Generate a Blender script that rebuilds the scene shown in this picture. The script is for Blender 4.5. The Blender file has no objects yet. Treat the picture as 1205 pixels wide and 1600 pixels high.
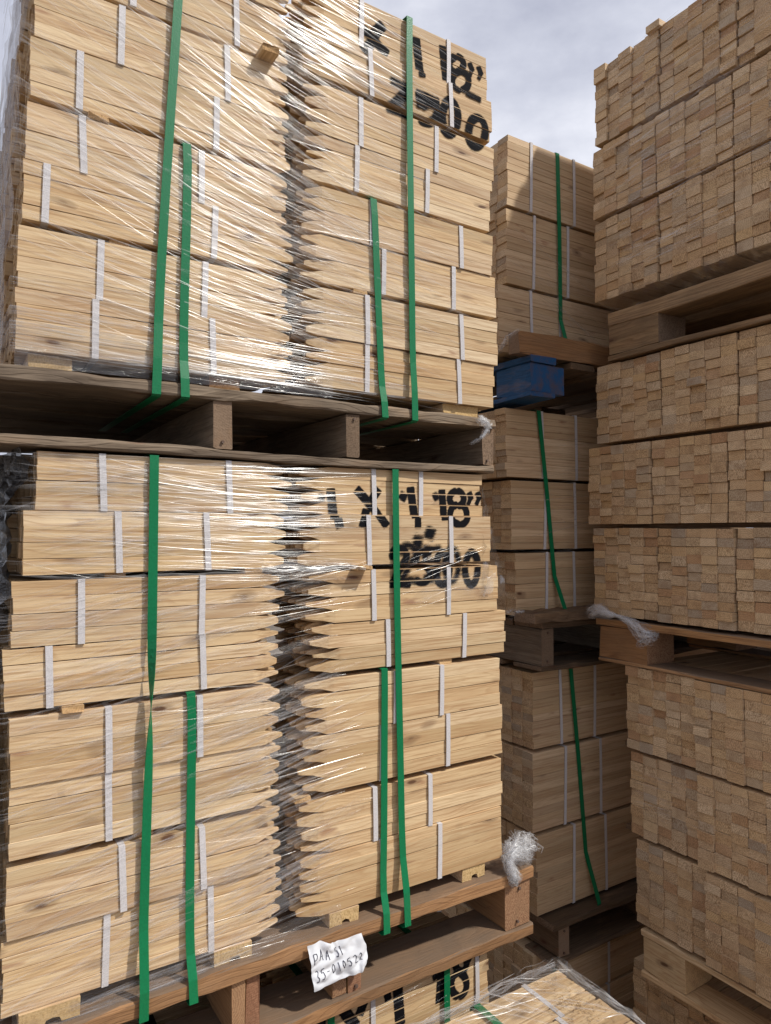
import bpy, math, random
from mathutils import Vector, Matrix, noise as mnoise
random.seed(7)
S = bpy.context.scene
COL = S.collection
EYE = 1.83                      # eye height above the yard floor; all heights below are given relative to the eye

# ------------------------------------------------------------------ camera, sky, sun, exposure
PITCH = math.atan(30/1095); YAW = math.radians(32.2)
cd = bpy.data.cameras.new('camera'); cam = bpy.data.objects.new('camera', cd); COL.objects.link(cam)
cam.location = (0, 0, EYE); cam.rotation_euler = (math.pi/2+PITCH, 0, -YAW)
cd.sensor_fit = 'VERTICAL'; cd.sensor_height = 36; cd.sensor_width = 27.1; cd.lens = 36*1095/1600
cd.clip_start = 0.02; cd.clip_end = 2000
S.camera = cam
SUN = Vector((0.39, -0.51, 0.765)).normalized()
sl = bpy.data.lights.new('sun', 'SUN'); so = bpy.data.objects.new('sun', sl); COL.objects.link(so)
sl.energy = 3.3; sl.angle = math.radians(2.2); sl.color = (1.0, 0.96, 0.88)
so.rotation_euler = SUN.to_track_quat('Z', 'Y').to_euler(); so.location = (0, 0, 8)
w = bpy.data.worlds.new('World'); S.world = w; w.use_nodes = True
nt = w.node_tree; nt.nodes.clear()
def N(t, kind, **kw):
    n = t.nodes.new(kind)
    for k, v in kw.items(): setattr(n, k, v)
    return n
sky = N(nt, 'ShaderNodeTexSky', sky_type='NISHITA', sun_disc=False)
sky.sun_elevation = math.asin(SUN.z); sky.sun_rotation = math.atan2(SUN.x, SUN.y)
tc = N(nt, 'ShaderNodeTexCoord')
mp = N(nt, 'ShaderNodeMapping'); mp.inputs['Scale'].default_value = (1.6, 1.6, 3.2); mp.inputs['Location'].default_value = (1.1, 4.4, 2.2)
nt.links.new(tc.outputs['Generated'], mp.inputs['Vector'])
nz = N(nt, 'ShaderNodeTexNoise'); nz.inputs['Scale'].default_value = 1.7; nz.inputs['Detail'].default_value = 8; nz.inputs['Roughness'].default_value = 0.58
nt.links.new(mp.outputs[0], nz.inputs['Vector'])
cr = N(nt, 'ShaderNodeValToRGB')
cr.color_ramp.elements[0].position = 0.30; cr.color_ramp.elements[0].color = (4.4, 4.6, 5.7, 1)
cr.color_ramp.elements[1].position = 0.72; cr.color_ramp.elements[1].color = (10.2, 10.3, 11.0, 1)
e = cr.color_ramp.elements.new(0.50); e.color = (6.7, 6.9, 7.9, 1)
nt.links.new(nz.outputs['Fac'], cr.inputs[0])
mx = N(nt, 'ShaderNodeMix', data_type='RGBA'); mx.inputs[0].default_value = 0.9
nt.links.new(sky.outputs[0], mx.inputs[6]); nt.links.new(cr.outputs[0], mx.inputs[7])
bg = N(nt, 'ShaderNodeBackground'); bg.inputs['Strength'].default_value = 0.09
nt.links.new(mx.outputs[2], bg.inputs['Color'])
wo = N(nt, 'ShaderNodeOutputWorld'); nt.links.new(bg.outputs[0], wo.inputs[0])
S.view_settings.view_transform = 'Standard'; S.view_settings.look = 'None'
S.view_settings.exposure = 0.22; S.view_settings.gamma = 1.0
S.render.engine = 'CYCLES'
S.cycles.transparent_max_bounces = 48; S.cycles.max_bounces = 8
S.cycles.use_denoising = True

# ------------------------------------------------------------------ photo pixel -> point on a plane of the place
_fw = Vector((math.sin(YAW), math.cos(YAW), 0)); _rt = Vector((math.cos(YAW), -math.sin(YAW), 0)); _up = Vector((0, 0, 1))
_f2 = _fw*math.cos(PITCH)+_up*math.sin(PITCH); _u2 = _up*math.cos(PITCH)-_fw*math.sin(PITCH)
def onY(x, y, Y):
    r = _f2+_rt*((x-602.5)/1095)-_u2*((y-800)/1095); return r*(Y/r.y)
def onX(x, y, X):
    r = _f2+_rt*((x-602.5)/1095)-_u2*((y-800)/1095); return r*(X/r.x)

# ------------------------------------------------------------------ materials
def new_mat(name):
    m = bpy.data.materials.new(name); m.use_nodes = True; t = m.node_tree; t.nodes.clear()
    o = N(t, 'ShaderNodeOutputMaterial'); return m, t, o
def ramp(t, stops, inp, interp='LINEAR'):
    r = N(t, 'ShaderNodeValToRGB'); r.color_ramp.interpolation = interp
    els = r.color_ramp.elements
    els[0].position = stops[0][0]; els[0].color = (*stops[0][1], 1)
    els[1].position = stops[-1][0]; els[1].color = (*stops[-1][1], 1)
    for p, c in stops[1:-1]:
        q = els.new(p); q.color = (*c, 1)
    t.links.new(inp, r.inputs[0]); return r.outputs[0]
def math_(t, op, a, b=None, c=None, clamp=False):
    n = N(t, 'ShaderNodeMath', operation=op); n.use_clamp = clamp
    for i, v in enumerate((a, b, c)):
        if v is None: continue
        if isinstance(v, (int, float)): n.inputs[i].default_value = v
        else: t.links.new(v, n.inputs[i])
    return n.outputs[0]
def vmath(t, op, a, b):
    n = N(t, 'ShaderNodeVectorMath', operation=op)
    for i, v in enumerate((a, b)):
        if isinstance(v, (tuple, list)): n.inputs[i].default_value = v
        else: t.links.new(v, n.inputs[i])
    return n.outputs[0]
def mixc(t, fac, a, b, blend='MIX'):
    n = N(t, 'ShaderNodeMix', data_type='RGBA', blend_type=blend)
    for i, v in ((0, fac), (6, a), (7, b)):
        if isinstance(v, (int, float)): n.inputs[i].default_value = v
        elif isinstance(v, tuple): n.inputs[i].default_value = (*v, 1)
        else: t.links.new(v, n.inputs[i])
    return n.outputs[2]
def rnd_coords(t):
    """object-space coordinates shifted by a random amount for each object"""
    tcx = N(t, 'ShaderNodeTexCoord'); oi = N(t, 'ShaderNodeObjectInfo')
    wn = N(t, 'ShaderNodeTexWhiteNoise', noise_dimensions='1D'); t.links.new(oi.outputs['Random'], wn.inputs['W'])
    sh = vmath(t, 'MULTIPLY', wn.outputs['Color'], (40.0, 40.0, 40.0))
    return tcx.outputs['Object'], sh, oi.outputs['Random'], wn.outputs['Color']
def noise_(t, vec, scale, detail=3, rough=0.55, dist=0.0):
    n = N(t, 'ShaderNodeTexNoise'); n.inputs['Scale'].default_value = scale; n.inputs['Detail'].default_value = detail
    n.inputs['Roughness'].default_value = rough; n.inputs['Distortion'].default_value = dist
    t.links.new(vec, n.inputs['Vector']); return n.outputs['Fac']
def wood_side(name, tints, ring_col, knot_amt=0.12, contrast=0.55, rough=0.62, grime=None, weather=None, bump=0.25, ringscale=34):
    m, t, o = new_mat(name)
    co, sh, rnd, rc = rnd_coords(t)
    v = vmath(t, 'ADD', co, sh)
    # growth rings cut lengthwise: long drifting lines
    warp = noise_(t, vmath(t, 'MULTIPLY', v, (3.2, 14, 14)), 1.0, 2)
    wv = vmath(t, 'MULTIPLY', v, (1.1, ringscale, ringscale))
    cmb = N(t, 'ShaderNodeCombineXYZ'); t.links.new(math_(t, 'MULTIPLY', warp, 2.3), cmb.inputs[2])
    t.links.new(math_(t, 'MULTIPLY', warp, 1.1), cmb.inputs[1])
    wv = vmath(t, 'ADD', wv, cmb.outputs[0])
    sep = N(t, 'ShaderNodeSeparateXYZ'); t.links.new(wv, sep.inputs[0])
    ph = math_(t, 'ADD', math_(t, 'MULTIPLY', sep.outputs[1], 0.55), sep.outputs[2])
    ring = math_(t, 'FRACT', math_(t, 'MULTIPLY', ph, 3.1))
    ring = ramp(t, [(0.0, (0, 0, 0)), (0.62, (0.25,)*3), (0.90, (1, 1, 1)), (1.0, (0.05,)*3)], ring)
    fine = noise_(t, vmath(t, 'MULTIPLY', v, (5, 230, 230)), 1.0, 4, 0.7)
    patch = noise_(t, vmath(t, 'MULTIPLY', v, (9, 30, 30)), 1.0, 3)
    base = ramp(t, [(i/(len(tints)-1), c) for i, c in enumerate(tints)], rnd)
    base = mixc(t, 1.0, base, ramp(t, [(0.0, (0.80, 0.79, 0.76)), (0.5, (1.0, 1.0, 1.0)), (1.0, (1.06, 1.06, 1.06))], sepc(t, rc)), 'MULTIPLY')
    amp = math_(t, 'MULTIPLY', ring, ramp(t, [(0.40, (0.12*contrast,)*3), (0.70, (contrast,)*3)], patch))
    c1 = mixc(t, amp, base, ring_col)
    c1 = mixc(t, math_(t, 'MULTIPLY', ramp(t, [(0.46, (0, 0, 0)), (0.64, (1, 1, 1))], fine), 0.62), c1, ring_col)
    c1 = mixc(t, math_(t, 'MULTIPLY', ramp(t, [(0.5, (0, 0, 0)), (0.8, (1, 1, 1))], patch), 0.28), c1, (0.50, 0.30, 0.16))
    hw = noise_(t, vmath(t, 'MULTIPLY', v, (8, 34, 34)), 1.0, 3, 0.6)
    c1 = mixc(t, math_(t, 'MULTIPLY', ramp(t, [(0.66, (0, 0, 0)), (0.74, (1, 1, 1))], hw), 0.62), c1, (0.27, 0.115, 0.06))
    # knots: sparse stretched cells
    vo = N(t, 'ShaderNodeTexVoronoi', feature='F1'); vo.inputs['Scale'].default_value = 1.0
    t.links.new(vmath(t, 'ADD', vmath(t, 'MULTIPLY', v, (11, 26, 26)), cmb.outputs[0]), vo.inputs['Vector'])
    sc = N(t, 'ShaderNodeSeparateColor'); t.links.new(vo.outputs['Color'], sc.inputs[0])
    has = math_(t, 'LESS_THAN', sc.outputs[0], knot_amt)
    kn = ramp(t, [(0.10, (1, 1, 1)), (0.17, (0.45,)*3), (0.24, (0.38,)*3), (0.36, (0, 0, 0))], vo.outputs['Distance'])
    c1 = mixc(t, math_(t, 'MULTIPLY', math_(t, 'MULTIPLY', kn, has), 0.92), c1, (0.085, 0.034, 0.018))
    if grime:
        g = noise_(t, vmath(t, 'MULTIPLY', v, (4, 16, 16)), 1.0, 5, 0.65)
        c1 = mixc(t, math_(t, 'MULTIPLY', ramp(t, [(0.35, (0, 0, 0)), (0.7, (1, 1, 1))], g), 0.75), c1, grime)
    if weather:                                     # broad faces gone grey with age, sawn edges still orange
        nn = N(t, 'ShaderNodeTexCoord'); s3 = N(t, 'ShaderNodeSeparateXYZ'); t.links.new(nn.outputs['Normal'], s3.inputs[0])
        up = math_(t, 'GREATER_THAN', math_(t, 'ABSOLUTE', s3.outputs[2]), 0.6)
        c1 = mixc(t, math_(t, 'MULTIPLY', up, ramp(t, [(0.25, (0.95,)*3), (0.75, (0.55,)*3)], patch)), c1, weather)
    p = N(t, 'ShaderNodeBsdfPrincipled'); t.links.new(c1, p.inputs['Base Color'])
    p.inputs['Roughness'].default_value = rough; p.inputs['Specular IOR Level'].default_value = 0.25
    h = math_(t, 'ADD', math_(t, 'MULTIPLY', fine, 0.7), math_(t, 'MULTIPLY', ring, -0.35))
    b = N(t, 'ShaderNodeBump'); b.inputs['Strength'].default_value = bump; b.inputs['Distance'].default_value = 0.0012
    t.links.new(h, b.inputs['Height']); t.links.new(b.outputs[0], p.inputs['Normal'])
    t.links.new(p.outputs[0], o.inputs[0]); return m
def sepc(t, rc):
    s_ = N(t, 'ShaderNodeSeparateColor'); t.links.new(rc, s_.inputs[0]); return s_.outputs[0]
def ramp_amt(t, rc):
    s_ = N(t, 'ShaderNodeSeparateColor'); t.links.new(rc, s_.inputs[0])
    return math_(t, 'ADD', math_(t, 'MULTIPLY', s_.outputs[1], 0.65), 0.2)
def wood_end(name, tints, speck=(0.20, 0.11, 0.05), ringk=0.5):
    m, t, o = new_mat(name)
    co, sh, rnd, rc = rnd_coords(t)
    v = vmath(t, 'ADD', co, sh)
    off = vmath(t, 'MULTIPLY', vmath(t, 'SUBTRACT', rc, (0.5, 0.5, 0.5)), (0.0, 0.16, 0.16))
    r0 = vmath(t, 'MULTIPLY', vmath(t, 'ADD', co, off), (0, 1, 1))
    ln = N(t, 'ShaderNodeVectorMath', operation='LENGTH'); t.links.new(r0, ln.inputs[0])
    wob = noise_(t, vmath(t, 'MULTIPLY', v, (1, 60, 60)), 1.0, 2)
    ring = math_(t, 'FRACT', math_(t, 'ADD', math_(t, 'MULTIPLY', ln.outputs['Value'], 230), math_(t, 'MULTIPLY', wob, 1.6)))
    ring = ramp(t, [(0, (0, 0, 0)), (0.6, (0.3,)*3), (0.9, (1, 1, 1)), (1, (0, 0, 0))], ring)
    spk = noise_(t, vmath(t, 'MULTIPLY', v, (1, 1.3, 0.8)), 300, 3, 0.7)
    saw = noise_(t, vmath(t, 'MULTIPLY', v, (1, 40, 500)), 1.0, 2)
    pt = noise_(t, v, 28, 3)
    base = ramp(t, [(i/(len(tints)-1), c) for i, c in enumerate(tints)], rnd)
    c = mixc(t, math_(t, 'MULTIPLY', ring, ringk*0.6), base, speck)
    c = mixc(t, math_(t, 'MULTIPLY', ramp(t, [(0.46, (0, 0, 0)), (0.62, (1, 1, 1))], spk), ramp_amt(t, rc)), c, speck)
    c = mixc(t, math_(t, 'MULTIPLY', ramp(t, [(0.5, (0, 0, 0)), (0.75, (1, 1, 1))], saw), 0.25), c, speck)
    c = mixc(t, math_(t, 'MULTIPLY', ramp(t, [(0.52, (0, 0, 0)), (0.75, (1, 1, 1))], pt), 0.5), c, (0.25, 0.15, 0.085))
    p = N(t, 'ShaderNodeBsdfPrincipled'); t.links.new(c, p.inputs['Base Color'])
    p.inputs['Roughness'].default_value = 0.85; p.inputs['Specular IOR Level'].default_value = 0.1
    b = N(t, 'ShaderNodeBump'); b.inputs['Strength'].default_value = 0.5; b.inputs['Distance'].default_value = 0.001
    t.links.new(math_(t, 'ADD', spk, saw), b.inputs['Height']); t.links.new(b.outputs[0], p.inputs['Normal'])
    t.links.new(p.outputs[0], o.inputs[0]); return m
def simple(name, col, rough=0.5, spec=0.4, nscale=None, ncol=None, namt=0.5, bump=0.0):
    m, t, o = new_mat(name)
    p = N(t, 'ShaderNodeBsdfPrincipled'); p.inputs['Roughness'].default_value = rough; p.inputs['Specular IOR Level'].default_value = spec
    if nscale:
        co, sh, rnd, rc = rnd_coords(t)
        n = noise_(t, vmath(t, 'ADD', co, sh), nscale, 4, 0.6)
        t.links.new(mixc(t, math_(t, 'MULTIPLY', ramp(t, [(0.4, (0, 0, 0)), (0.7, (1, 1, 1))], n), namt), col, ncol or col), p.inputs['Base Color'])
        if bump:
            b = N(t, 'ShaderNodeBump'); b.inputs['Strength'].default_value = bump; b.inputs['Distance'].default_value = 0.002
            t.links.new(n, b.inputs['Height']); t.links.new(b.outputs[0], p.inputs['Normal'])
    else: p.inputs['Base Color'].default_value = (*col, 1)
    t.links.new(p.outputs[0], o.inputs[0]); return m
def film_mat(name, cover, milky=0.35, rough=0.16, tint=(0.9, 0.9, 0.92), streak=None):
    """clear stretch film: mostly see-through, with a share of mirror gloss and a little milky scatter"""
    m, t, o = new_mat(name)
    tr = N(t, 'ShaderNodeBsdfTransparent'); gl = N(t, 'ShaderNodeBsdfGlossy'); gl.inputs['Roughness'].default_value = rough
    gl.inputs['Color'].default_value = (0.62, 0.62, 0.62, 1)
    df = N(t, 'ShaderNodeBsdfDiffuse'); df.inputs['Color'].default_value = (*tint, 1)
    tl = N(t, 'ShaderNodeBsdfTranslucent'); tl.inputs['Color'].default_value = (*tint, 1)
    a = N(t, 'ShaderNodeMixShader'); a.inputs[0].default_value = 0.4; t.links.new(df.outputs[0], a.inputs[1]); t.links.new(tl.outputs[0], a.inputs[2])
    b = N(t, 'ShaderNodeMixShader'); b.inputs[0].default_value = milky; t.links.new(gl.outputs[0], b.inputs[1]); t.links.new(a.outputs[0], b.inputs[2])
    c = N(t, 'ShaderNodeMixShader'); t.links.new(tr.outputs[0], c.inputs[1]); t.links.new(b.outputs[0], c.inputs[2])
    co = N(t, 'ShaderNodeTexCoord').outputs['Object']
    if streak:
        n = noise_(t, vmath(t, 'MULTIPLY', co, streak), 1.0, 5, 0.65, 0.6)
        t.links.new(ramp(t, [(0.35, (cover*0.35,)*3), (0.62, (cover,)*3), (0.75, (min(1, cover*2.2),)*3)], n), c.inputs[0])
        bp = N(t, 'ShaderNodeBump'); bp.inputs['Strength'].default_value = 0.7; bp.inputs['Distance'].default_value = 0.004
        t.links.new(n, bp.inputs['Height']); t.links.new(bp.outputs[0], gl.inputs['Normal'])
    else:
        n = noise_(t, co, 30, 2)
        t.links.new(ramp(t, [(0.3, (cover*0.35,)*3), (0.7, (cover*1.3,)*3)], n), c.inputs[0])
    t.links.new(c.outputs[0], o.inputs[0]); return m

PINE = [(0.64, 0.465, 0.265), (0.71, 0.545, 0.34), (0.60, 0.425, 0.235), (0.73, 0.575, 0.38), (0.66, 0.475, 0.265), (0.56, 0.385, 0.21), (0.71, 0.535, 0.325), (0.63, 0.47, 0.305), (0.68, 0.515, 0.315)]
M = {}
M['pine'] = wood_side('pine stake', PINE, (0.33, 0.17, 0.07), contrast=0.62, knot_amt=0.17)
M['pine_end'] = wood_end('pine stake end', [(0.62, 0.42, 0.22), (0.55, 0.35, 0.17), (0.66, 0.47, 0.27)])
M['board'] = wood_side('smooth pine', [(0.59, 0.43, 0.26), (0.65, 0.485, 0.31), (0.54, 0.38, 0.22), (0.62, 0.45, 0.275), (0.57, 0.41, 0.26)], (0.36, 0.21, 0.11), knot_amt=0.07, contrast=0.4, bump=0.15)
M['cut'] = wood_end('sawn end', [(0.68, 0.49, 0.29), (0.58, 0.385, 0.21), (0.74, 0.565, 0.37), (0.42, 0.35, 0.27), (0.70, 0.51, 0.30), (0.59, 0.395, 0.22), (0.76, 0.58, 0.38), (0.66, 0.46, 0.25), (0.50, 0.30, 0.17), (0.70, 0.52, 0.33), (0.60, 0.42, 0.245), (0.67, 0.49, 0.31), (0.50, 0.38, 0.25), (0.64, 0.455, 0.28)], ringk=0.9)
M['grey_wood'] = wood_side('weathered pallet wood', [(0.27, 0.205, 0.14), (0.34, 0.265, 0.19), (0.22, 0.165, 0.115), (0.30, 0.23, 0.165)], (0.10, 0.07, 0.045), knot_amt=0.14, contrast=1.0, rough=0.85, grime=(0.085, 0.062, 0.045), bump=1.2)
M['grey_end'] = wood_end('weathered board end', [(0.24, 0.165, 0.11), (0.30, 0.21, 0.145), (0.20, 0.14, 0.095)], (0.07, 0.045, 0.03))
M['red_wood'] = wood_side('orange pallet wood', [(0.40, 0.21, 0.085), (0.45, 0.25, 0.11), (0.36, 0.18, 0.075), (0.43, 0.25, 0.125)], (0.15, 0.065, 0.025), knot_amt=0.12, contrast=0.9, rough=0.8, bump=0.9, grime=(0.20, 0.115, 0.06), weather=(0.15, 0.11, 0.08))
M['red_end'] = wood_end('reddish board end', [(0.33, 0.17, 0.10), (0.38, 0.22, 0.13), (0.40, 0.24, 0.13)], (0.13, 0.055, 0.03), 0.9)
M['brown_wood'] = wood_side('brown pallet wood', [(0.33, 0.215, 0.115), (0.38, 0.25, 0.135), (0.28, 0.18, 0.095)], (0.12, 0.065, 0.03), knot_amt=0.12, contrast=0.95, rough=0.85, grime=(0.12, 0.08, 0.05), bump=0.9)
M['chip'] = wood_end('particle spacer', [(0.55, 0.38, 0.18), (0.60, 0.43, 0.22)], (0.26, 0.15, 0.05), 0.1)
M['dark_wood'] = wood_side('dark brown wood', [(0.13, 0.085, 0.05), (0.17, 0.11, 0.065), (0.11, 0.075, 0.045)], (0.05, 0.03, 0.02), contrast=0.6, rough=0.85, bump=0.7)  # one dark brown tone, shared by boards and spacers
M['blue'] = wood_side('chipped blue paint', [(0.012, 0.075, 0.20), (0.015, 0.085, 0.22)], (0.006, 0.035, 0.10), knot_amt=0.05, contrast=0.5, rough=0.6, bump=0.6)
M['blue_end'] = simple('worn blue end', (0.012, 0.075, 0.20), 0.7, 0.3, 26, (0.12, 0.065, 0.03), 0.75, 0.5)
M['white_band'] = simple('white woven band', (0.62, 0.595, 0.60), 0.5, 0.3, 500, (0.42, 0.40, 0.40), 0.7, 0.3)
M['green'] = simple('green plastic strap', (0.002, 0.165, 0.060), 0.42, 0.3, 320, (0.002, 0.115, 0.042), 0.6, 0.25)
M['black_strap'] = simple('black plastic strap', (0.012, 0.013, 0.013), 0.4, 0.5)
M['film'] = film_mat('stretch film strand', 0.16, 0.30, 0.20)
M['film_shade'] = film_mat('stretch film with sheen in its colour', 0.24, 0.75, 0.2)  # milkier copy of the film; its whiteness paints a sheen on shaded strands
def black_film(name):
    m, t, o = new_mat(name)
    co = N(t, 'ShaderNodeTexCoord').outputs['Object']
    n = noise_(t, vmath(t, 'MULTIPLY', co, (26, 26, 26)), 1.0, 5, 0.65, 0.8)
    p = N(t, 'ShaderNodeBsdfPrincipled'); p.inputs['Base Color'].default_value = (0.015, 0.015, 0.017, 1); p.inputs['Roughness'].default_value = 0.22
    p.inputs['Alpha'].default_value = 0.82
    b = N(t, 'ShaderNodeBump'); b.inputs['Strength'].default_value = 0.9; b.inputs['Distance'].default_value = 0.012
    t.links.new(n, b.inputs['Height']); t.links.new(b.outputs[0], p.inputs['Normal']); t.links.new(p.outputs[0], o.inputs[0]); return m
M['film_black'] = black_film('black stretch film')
M['film_flank'] = film_mat('streaky film on the flank', 0.34, 0.55, 0.2, tint=(0.55, 0.54, 0.56), streak=(10, 40, 7))
M['film_haze'] = film_mat('stretch film soft fold', 0.15, 0.75, 0.3)
M['film_band'] = film_mat('stretch film band', 0.075, 0.45, 0.22, streak=(9, 9, 260))
M['film_fine'] = film_mat('stretch film thin', 0.15, 0.40, 0.20)
M['film_sheet'] = film_mat('stretch film sheet', 0.15, 0.25, 0.15, streak=(14, 14, 70))
M['film_dark'] = film_mat('crumpled film sheet', 0.30, 0.10, 0.12, streak=(26, 26, 26))
M['film_bunch'] = film_mat('bunched film', 0.22, 0.75, 0.30)
M['paper'] = simple('white paper', (0.74, 0.76, 0.80), 0.8, 0.1, 40, (0.64, 0.65, 0.69), 0.5, 0.2)
M['ink'] = simple('pen ink', (0.05, 0.05, 0.075), 0.6, 0.2)
M['rust'] = simple('rusty nail', (0.10, 0.055, 0.035), 0.6, 0.4, 300, (0.20, 0.17, 0.15), 0.6)
M['dust'] = simple('sawdust', (0.60, 0.42, 0.22), 0.95, 0.05, 60, (0.45, 0.28, 0.13), 0.6)
m, t, o = new_mat('yard dirt'); M['ground'] = m
co, sh, rnd, rc = rnd_coords(t)
n1 = noise_(t, co, 3.0, 8, 0.7); n2 = noise_(t, co, 60, 4, 0.7)
c = ramp(t, [(0.3, (0.12, 0.095, 0.075)), (0.7, (0.24, 0.20, 0.16))], n1); c = mixc(t, math_(t, 'MULTIPLY', n2, 0.6), c, (0.10, 0.08, 0.065))
p = N(t, 'ShaderNodeBsdfPrincipled'); p.inputs['Roughness'].default_value = 0.95; t.links.new(c, p.inputs['Base Color'])
b = N(t, 'ShaderNodeBump'); b.inputs['Distance'].default_value = 0.02; t.links.new(n2, b.inputs['Height']); t.links.new(b.outputs[0], p.inputs['Normal'])
t.links.new(p.outputs[0], o.inputs[0])
# sprayed stencil paint: coverage comes with each face corner, broken up by the wood
m, t, o = new_mat('black spray paint'); M['spray'] = m
at = N(t, 'ShaderNodeAttribute', attribute_name='cover')
co = N(t, 'ShaderNodeTexCoord').outputs['Object']
g = noise_(t, vmath(t, 'MULTIPLY', co, (40, 300, 300)), 1.0, 3, 0.6); g2 = noise_(t, co, 900, 2)
cv = math_(t, 'ADD', at.outputs['Fac'], math_(t, 'ADD', math_(t, 'MULTIPLY', math_(t, 'SUBTRACT', g, 0.5), 0.55), math_(t, 'MULTIPLY', math_(t, 'SUBTRACT', g2, 0.5), 0.5)))
al = ramp(t, [(0.28, (0, 0, 0)), (0.62, (0.98,)*3)], cv)
p = N(t, 'ShaderNodeBsdfPrincipled'); p.inputs['Base Color'].default_value = (0.006, 0.006, 0.008, 1); p.inputs['Roughness'].default_value = 0.85; p.inputs['Specular IOR Level'].default_value = 0.12
t.links.new(al, p.inputs['Alpha']); t.links.new(p.outputs[0], o.inputs[0])

# ------------------------------------------------------------------ object helpers
def mesh(name, vs, fs, mats, idx=None, smooth=False):
    me = bpy.data.meshes.new(name); me.from_pydata(vs, [], fs); me.update()
    for k in mats: me.materials.append(M[k])
    if idx: me.polygons.foreach_set('material_index', idx)
    if smooth: me.polygons.foreach_set('use_smooth', [True]*len(me.polygons))
    return me
def link(name, me, loc=(0, 0, 0), parent=None, rot=None):
    o = bpy.data.objects.new(name, me); COL.objects.link(o)
    o.location = loc
    if rot: o.rotation_euler = rot
    if parent: o.parent = parent
    return o
def tag(o, label, cat, group=None, kind=None):
    o['label'] = label; o['category'] = cat
    if group: o['group'] = group
    if kind: o['kind'] = kind
    return o
def thing(name, label, cat, loc, group=None):
    o = bpy.data.objects.new(name, None); COL.objects.link(o); o.empty_display_size = 0.05
    o.location = (loc[0], loc[1], loc[2]+EYE)
    return tag(o, label, cat, group)
U = random.uniform
def sect(w, h, c):
    return [(c, 0), (w-c, 0), (w, c), (w, h-c), (w-c, h), (c, h), (0, h-c), (0, c)]
def bar_mesh(name, L, w, h, mats, seg=6, bow=0.001, ch=0.0012, point=0.0, d=1, rag=0.0, rough=0.0):
    """a sawn bar along local x (or -x for d=-1) with chamfered edges, slight bow, optional pencil point; slot 1 is the end grain"""
    xs = [L*i/seg for i in range(seg+1)]
    if point:
        xs = [x for x in xs if x < L-point-0.004]+[L-point, L-point*0.55, L-point*0.12, L]
    p1, p2, a1, a2 = U(0, 6), U(0, 6), U(-bow, bow), U(-bow, bow)
    vs, fs, mi = [], [], []
    ty, tz = U(0.35, 0.65), U(0.38, 0.62)
    skew = U(-0.4, 0.4)
    for x in xs:
        k = 1.0
        if point and x > L-point+1e-6:
            u = (x-(L-point))/point; k = 1-0.68*u if u < 0.95 else 0.27
        oy, oz = a1*math.sin(p1+x*5), a2*math.sin(p2+x*6)
        for y, z in sect(w, h, ch):
            kz = k if k == 1 else min(1, k*(1+skew))
            yy = (y-w*ty)*k+w*ty+oy; zz = (z-h*tz)*kz+h*tz+oz
            if rough: yy += U(-rough, rough); zz += U(-rough, rough)
            dx = 0
            if rag and (x == 0 or (not point and x == L)): dx = U(-rag, rag)
            vs.append((d*(x+dx), yy, zz))
    n = len(xs)
    for i in range(n-1):
        for j in range(8):
            a, b2 = i*8+j, i*8+(j+1) % 8
            f = (a, b2, b2+8, a+8); fs.append(f if d < 0 else f[::-1]); mi.append(0)
    e0 = tuple(range(8)); e1 = tuple(range((n-1)*8, n*8))
    fs.append(e0 if d > 0 else e0[::-1]); mi.append(1); fs.append(e1[::-1] if d > 0 else e1); mi.append(1)
    return mesh(name, vs, fs, mats, mi)
def board(name, L, w, h, mats, parent, loc, axis='x', rough=0.0012, seg=10, bow=0.003, ch=0.002, rag=0.002):
    me = bar_mesh(name, L, w, h, mats, seg, bow, ch, rag=rag, rough=rough)
    if axis == 'y': return link(name, me, (loc[0]+w, loc[1], loc[2]), parent, (0, 0, math.pi/2))
    return link(name, me, loc, parent)
def ribbon(vs, fs, pts, wdirs, width, th):
    """flat strap through pts; wdirs = direction of its width at each point"""
    b0 = len(vs); n = len(pts)
    for i, p in enumerate(pts):
        p = Vector(p); t_ = Vector(pts[min(i+1, n-1)])-Vector(pts[max(i-1, 0)])
        wd = Vector(wdirs[i]).normalized(); nn = t_.cross(wd).normalized()*th*0.5; wd = wd*width*0.5
        for q in (p-wd-nn, p+wd-nn, p+wd+nn, p-wd+nn): vs.append(q[:])
    for i in range(n-1):
        for j in range(4):
            a, b2 = b0+i*4+j, b0+i*4+(j+1) % 4
            fs.append((a, b2, b2+4, a+4))
    fs.append((b0+3, b0+2, b0+1, b0)); e_ = b0+(n-1)*4; fs.append((e_, e_+1, e_+2, e_+3))
def loop_band_mesh(depth, height, width, slant, axis='x'):
    width *= 0.92
    """closed white band round a bundle: loop in the y-z plane (or x-z), width along the bundle"""
    g = 0.0022; th = 0.0011; pts = []
    prof = [(-g, -0.001), (-g-0.0006, height*0.33), (-g-0.0006, height*0.66), (-g, height+0.001), (depth*0.5, height+g), (depth+g, height+0.001), (depth+g, -0.001), (depth*0.5, -g)]
    vs, fs = [], []
    for y, z in prof:
        sx = slant*(z-height/2)
        cy, cz = depth/2, height/2; k = 1+th/max(depth, height)*2
        for s in (-0.5, 0.5):
            vs.append((sx+s*width, y, z)); vs.append((sx+s*width, cy+(y-cy)*k, cz+(z-cz)*k))
    n = len(prof)
    for i in range(n):
        a, b2 = i*4, ((i+1) % n)*4
        for q in ((a, a+2, b2+2, b2), (a+1, b2+1, b2+3, a+3), (a, b2, b2+1, a+1), (a+2, a+3, b2+3, b2+2)): fs.append(q)
    return mesh('band', vs, fs, ['white_band'])

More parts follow.
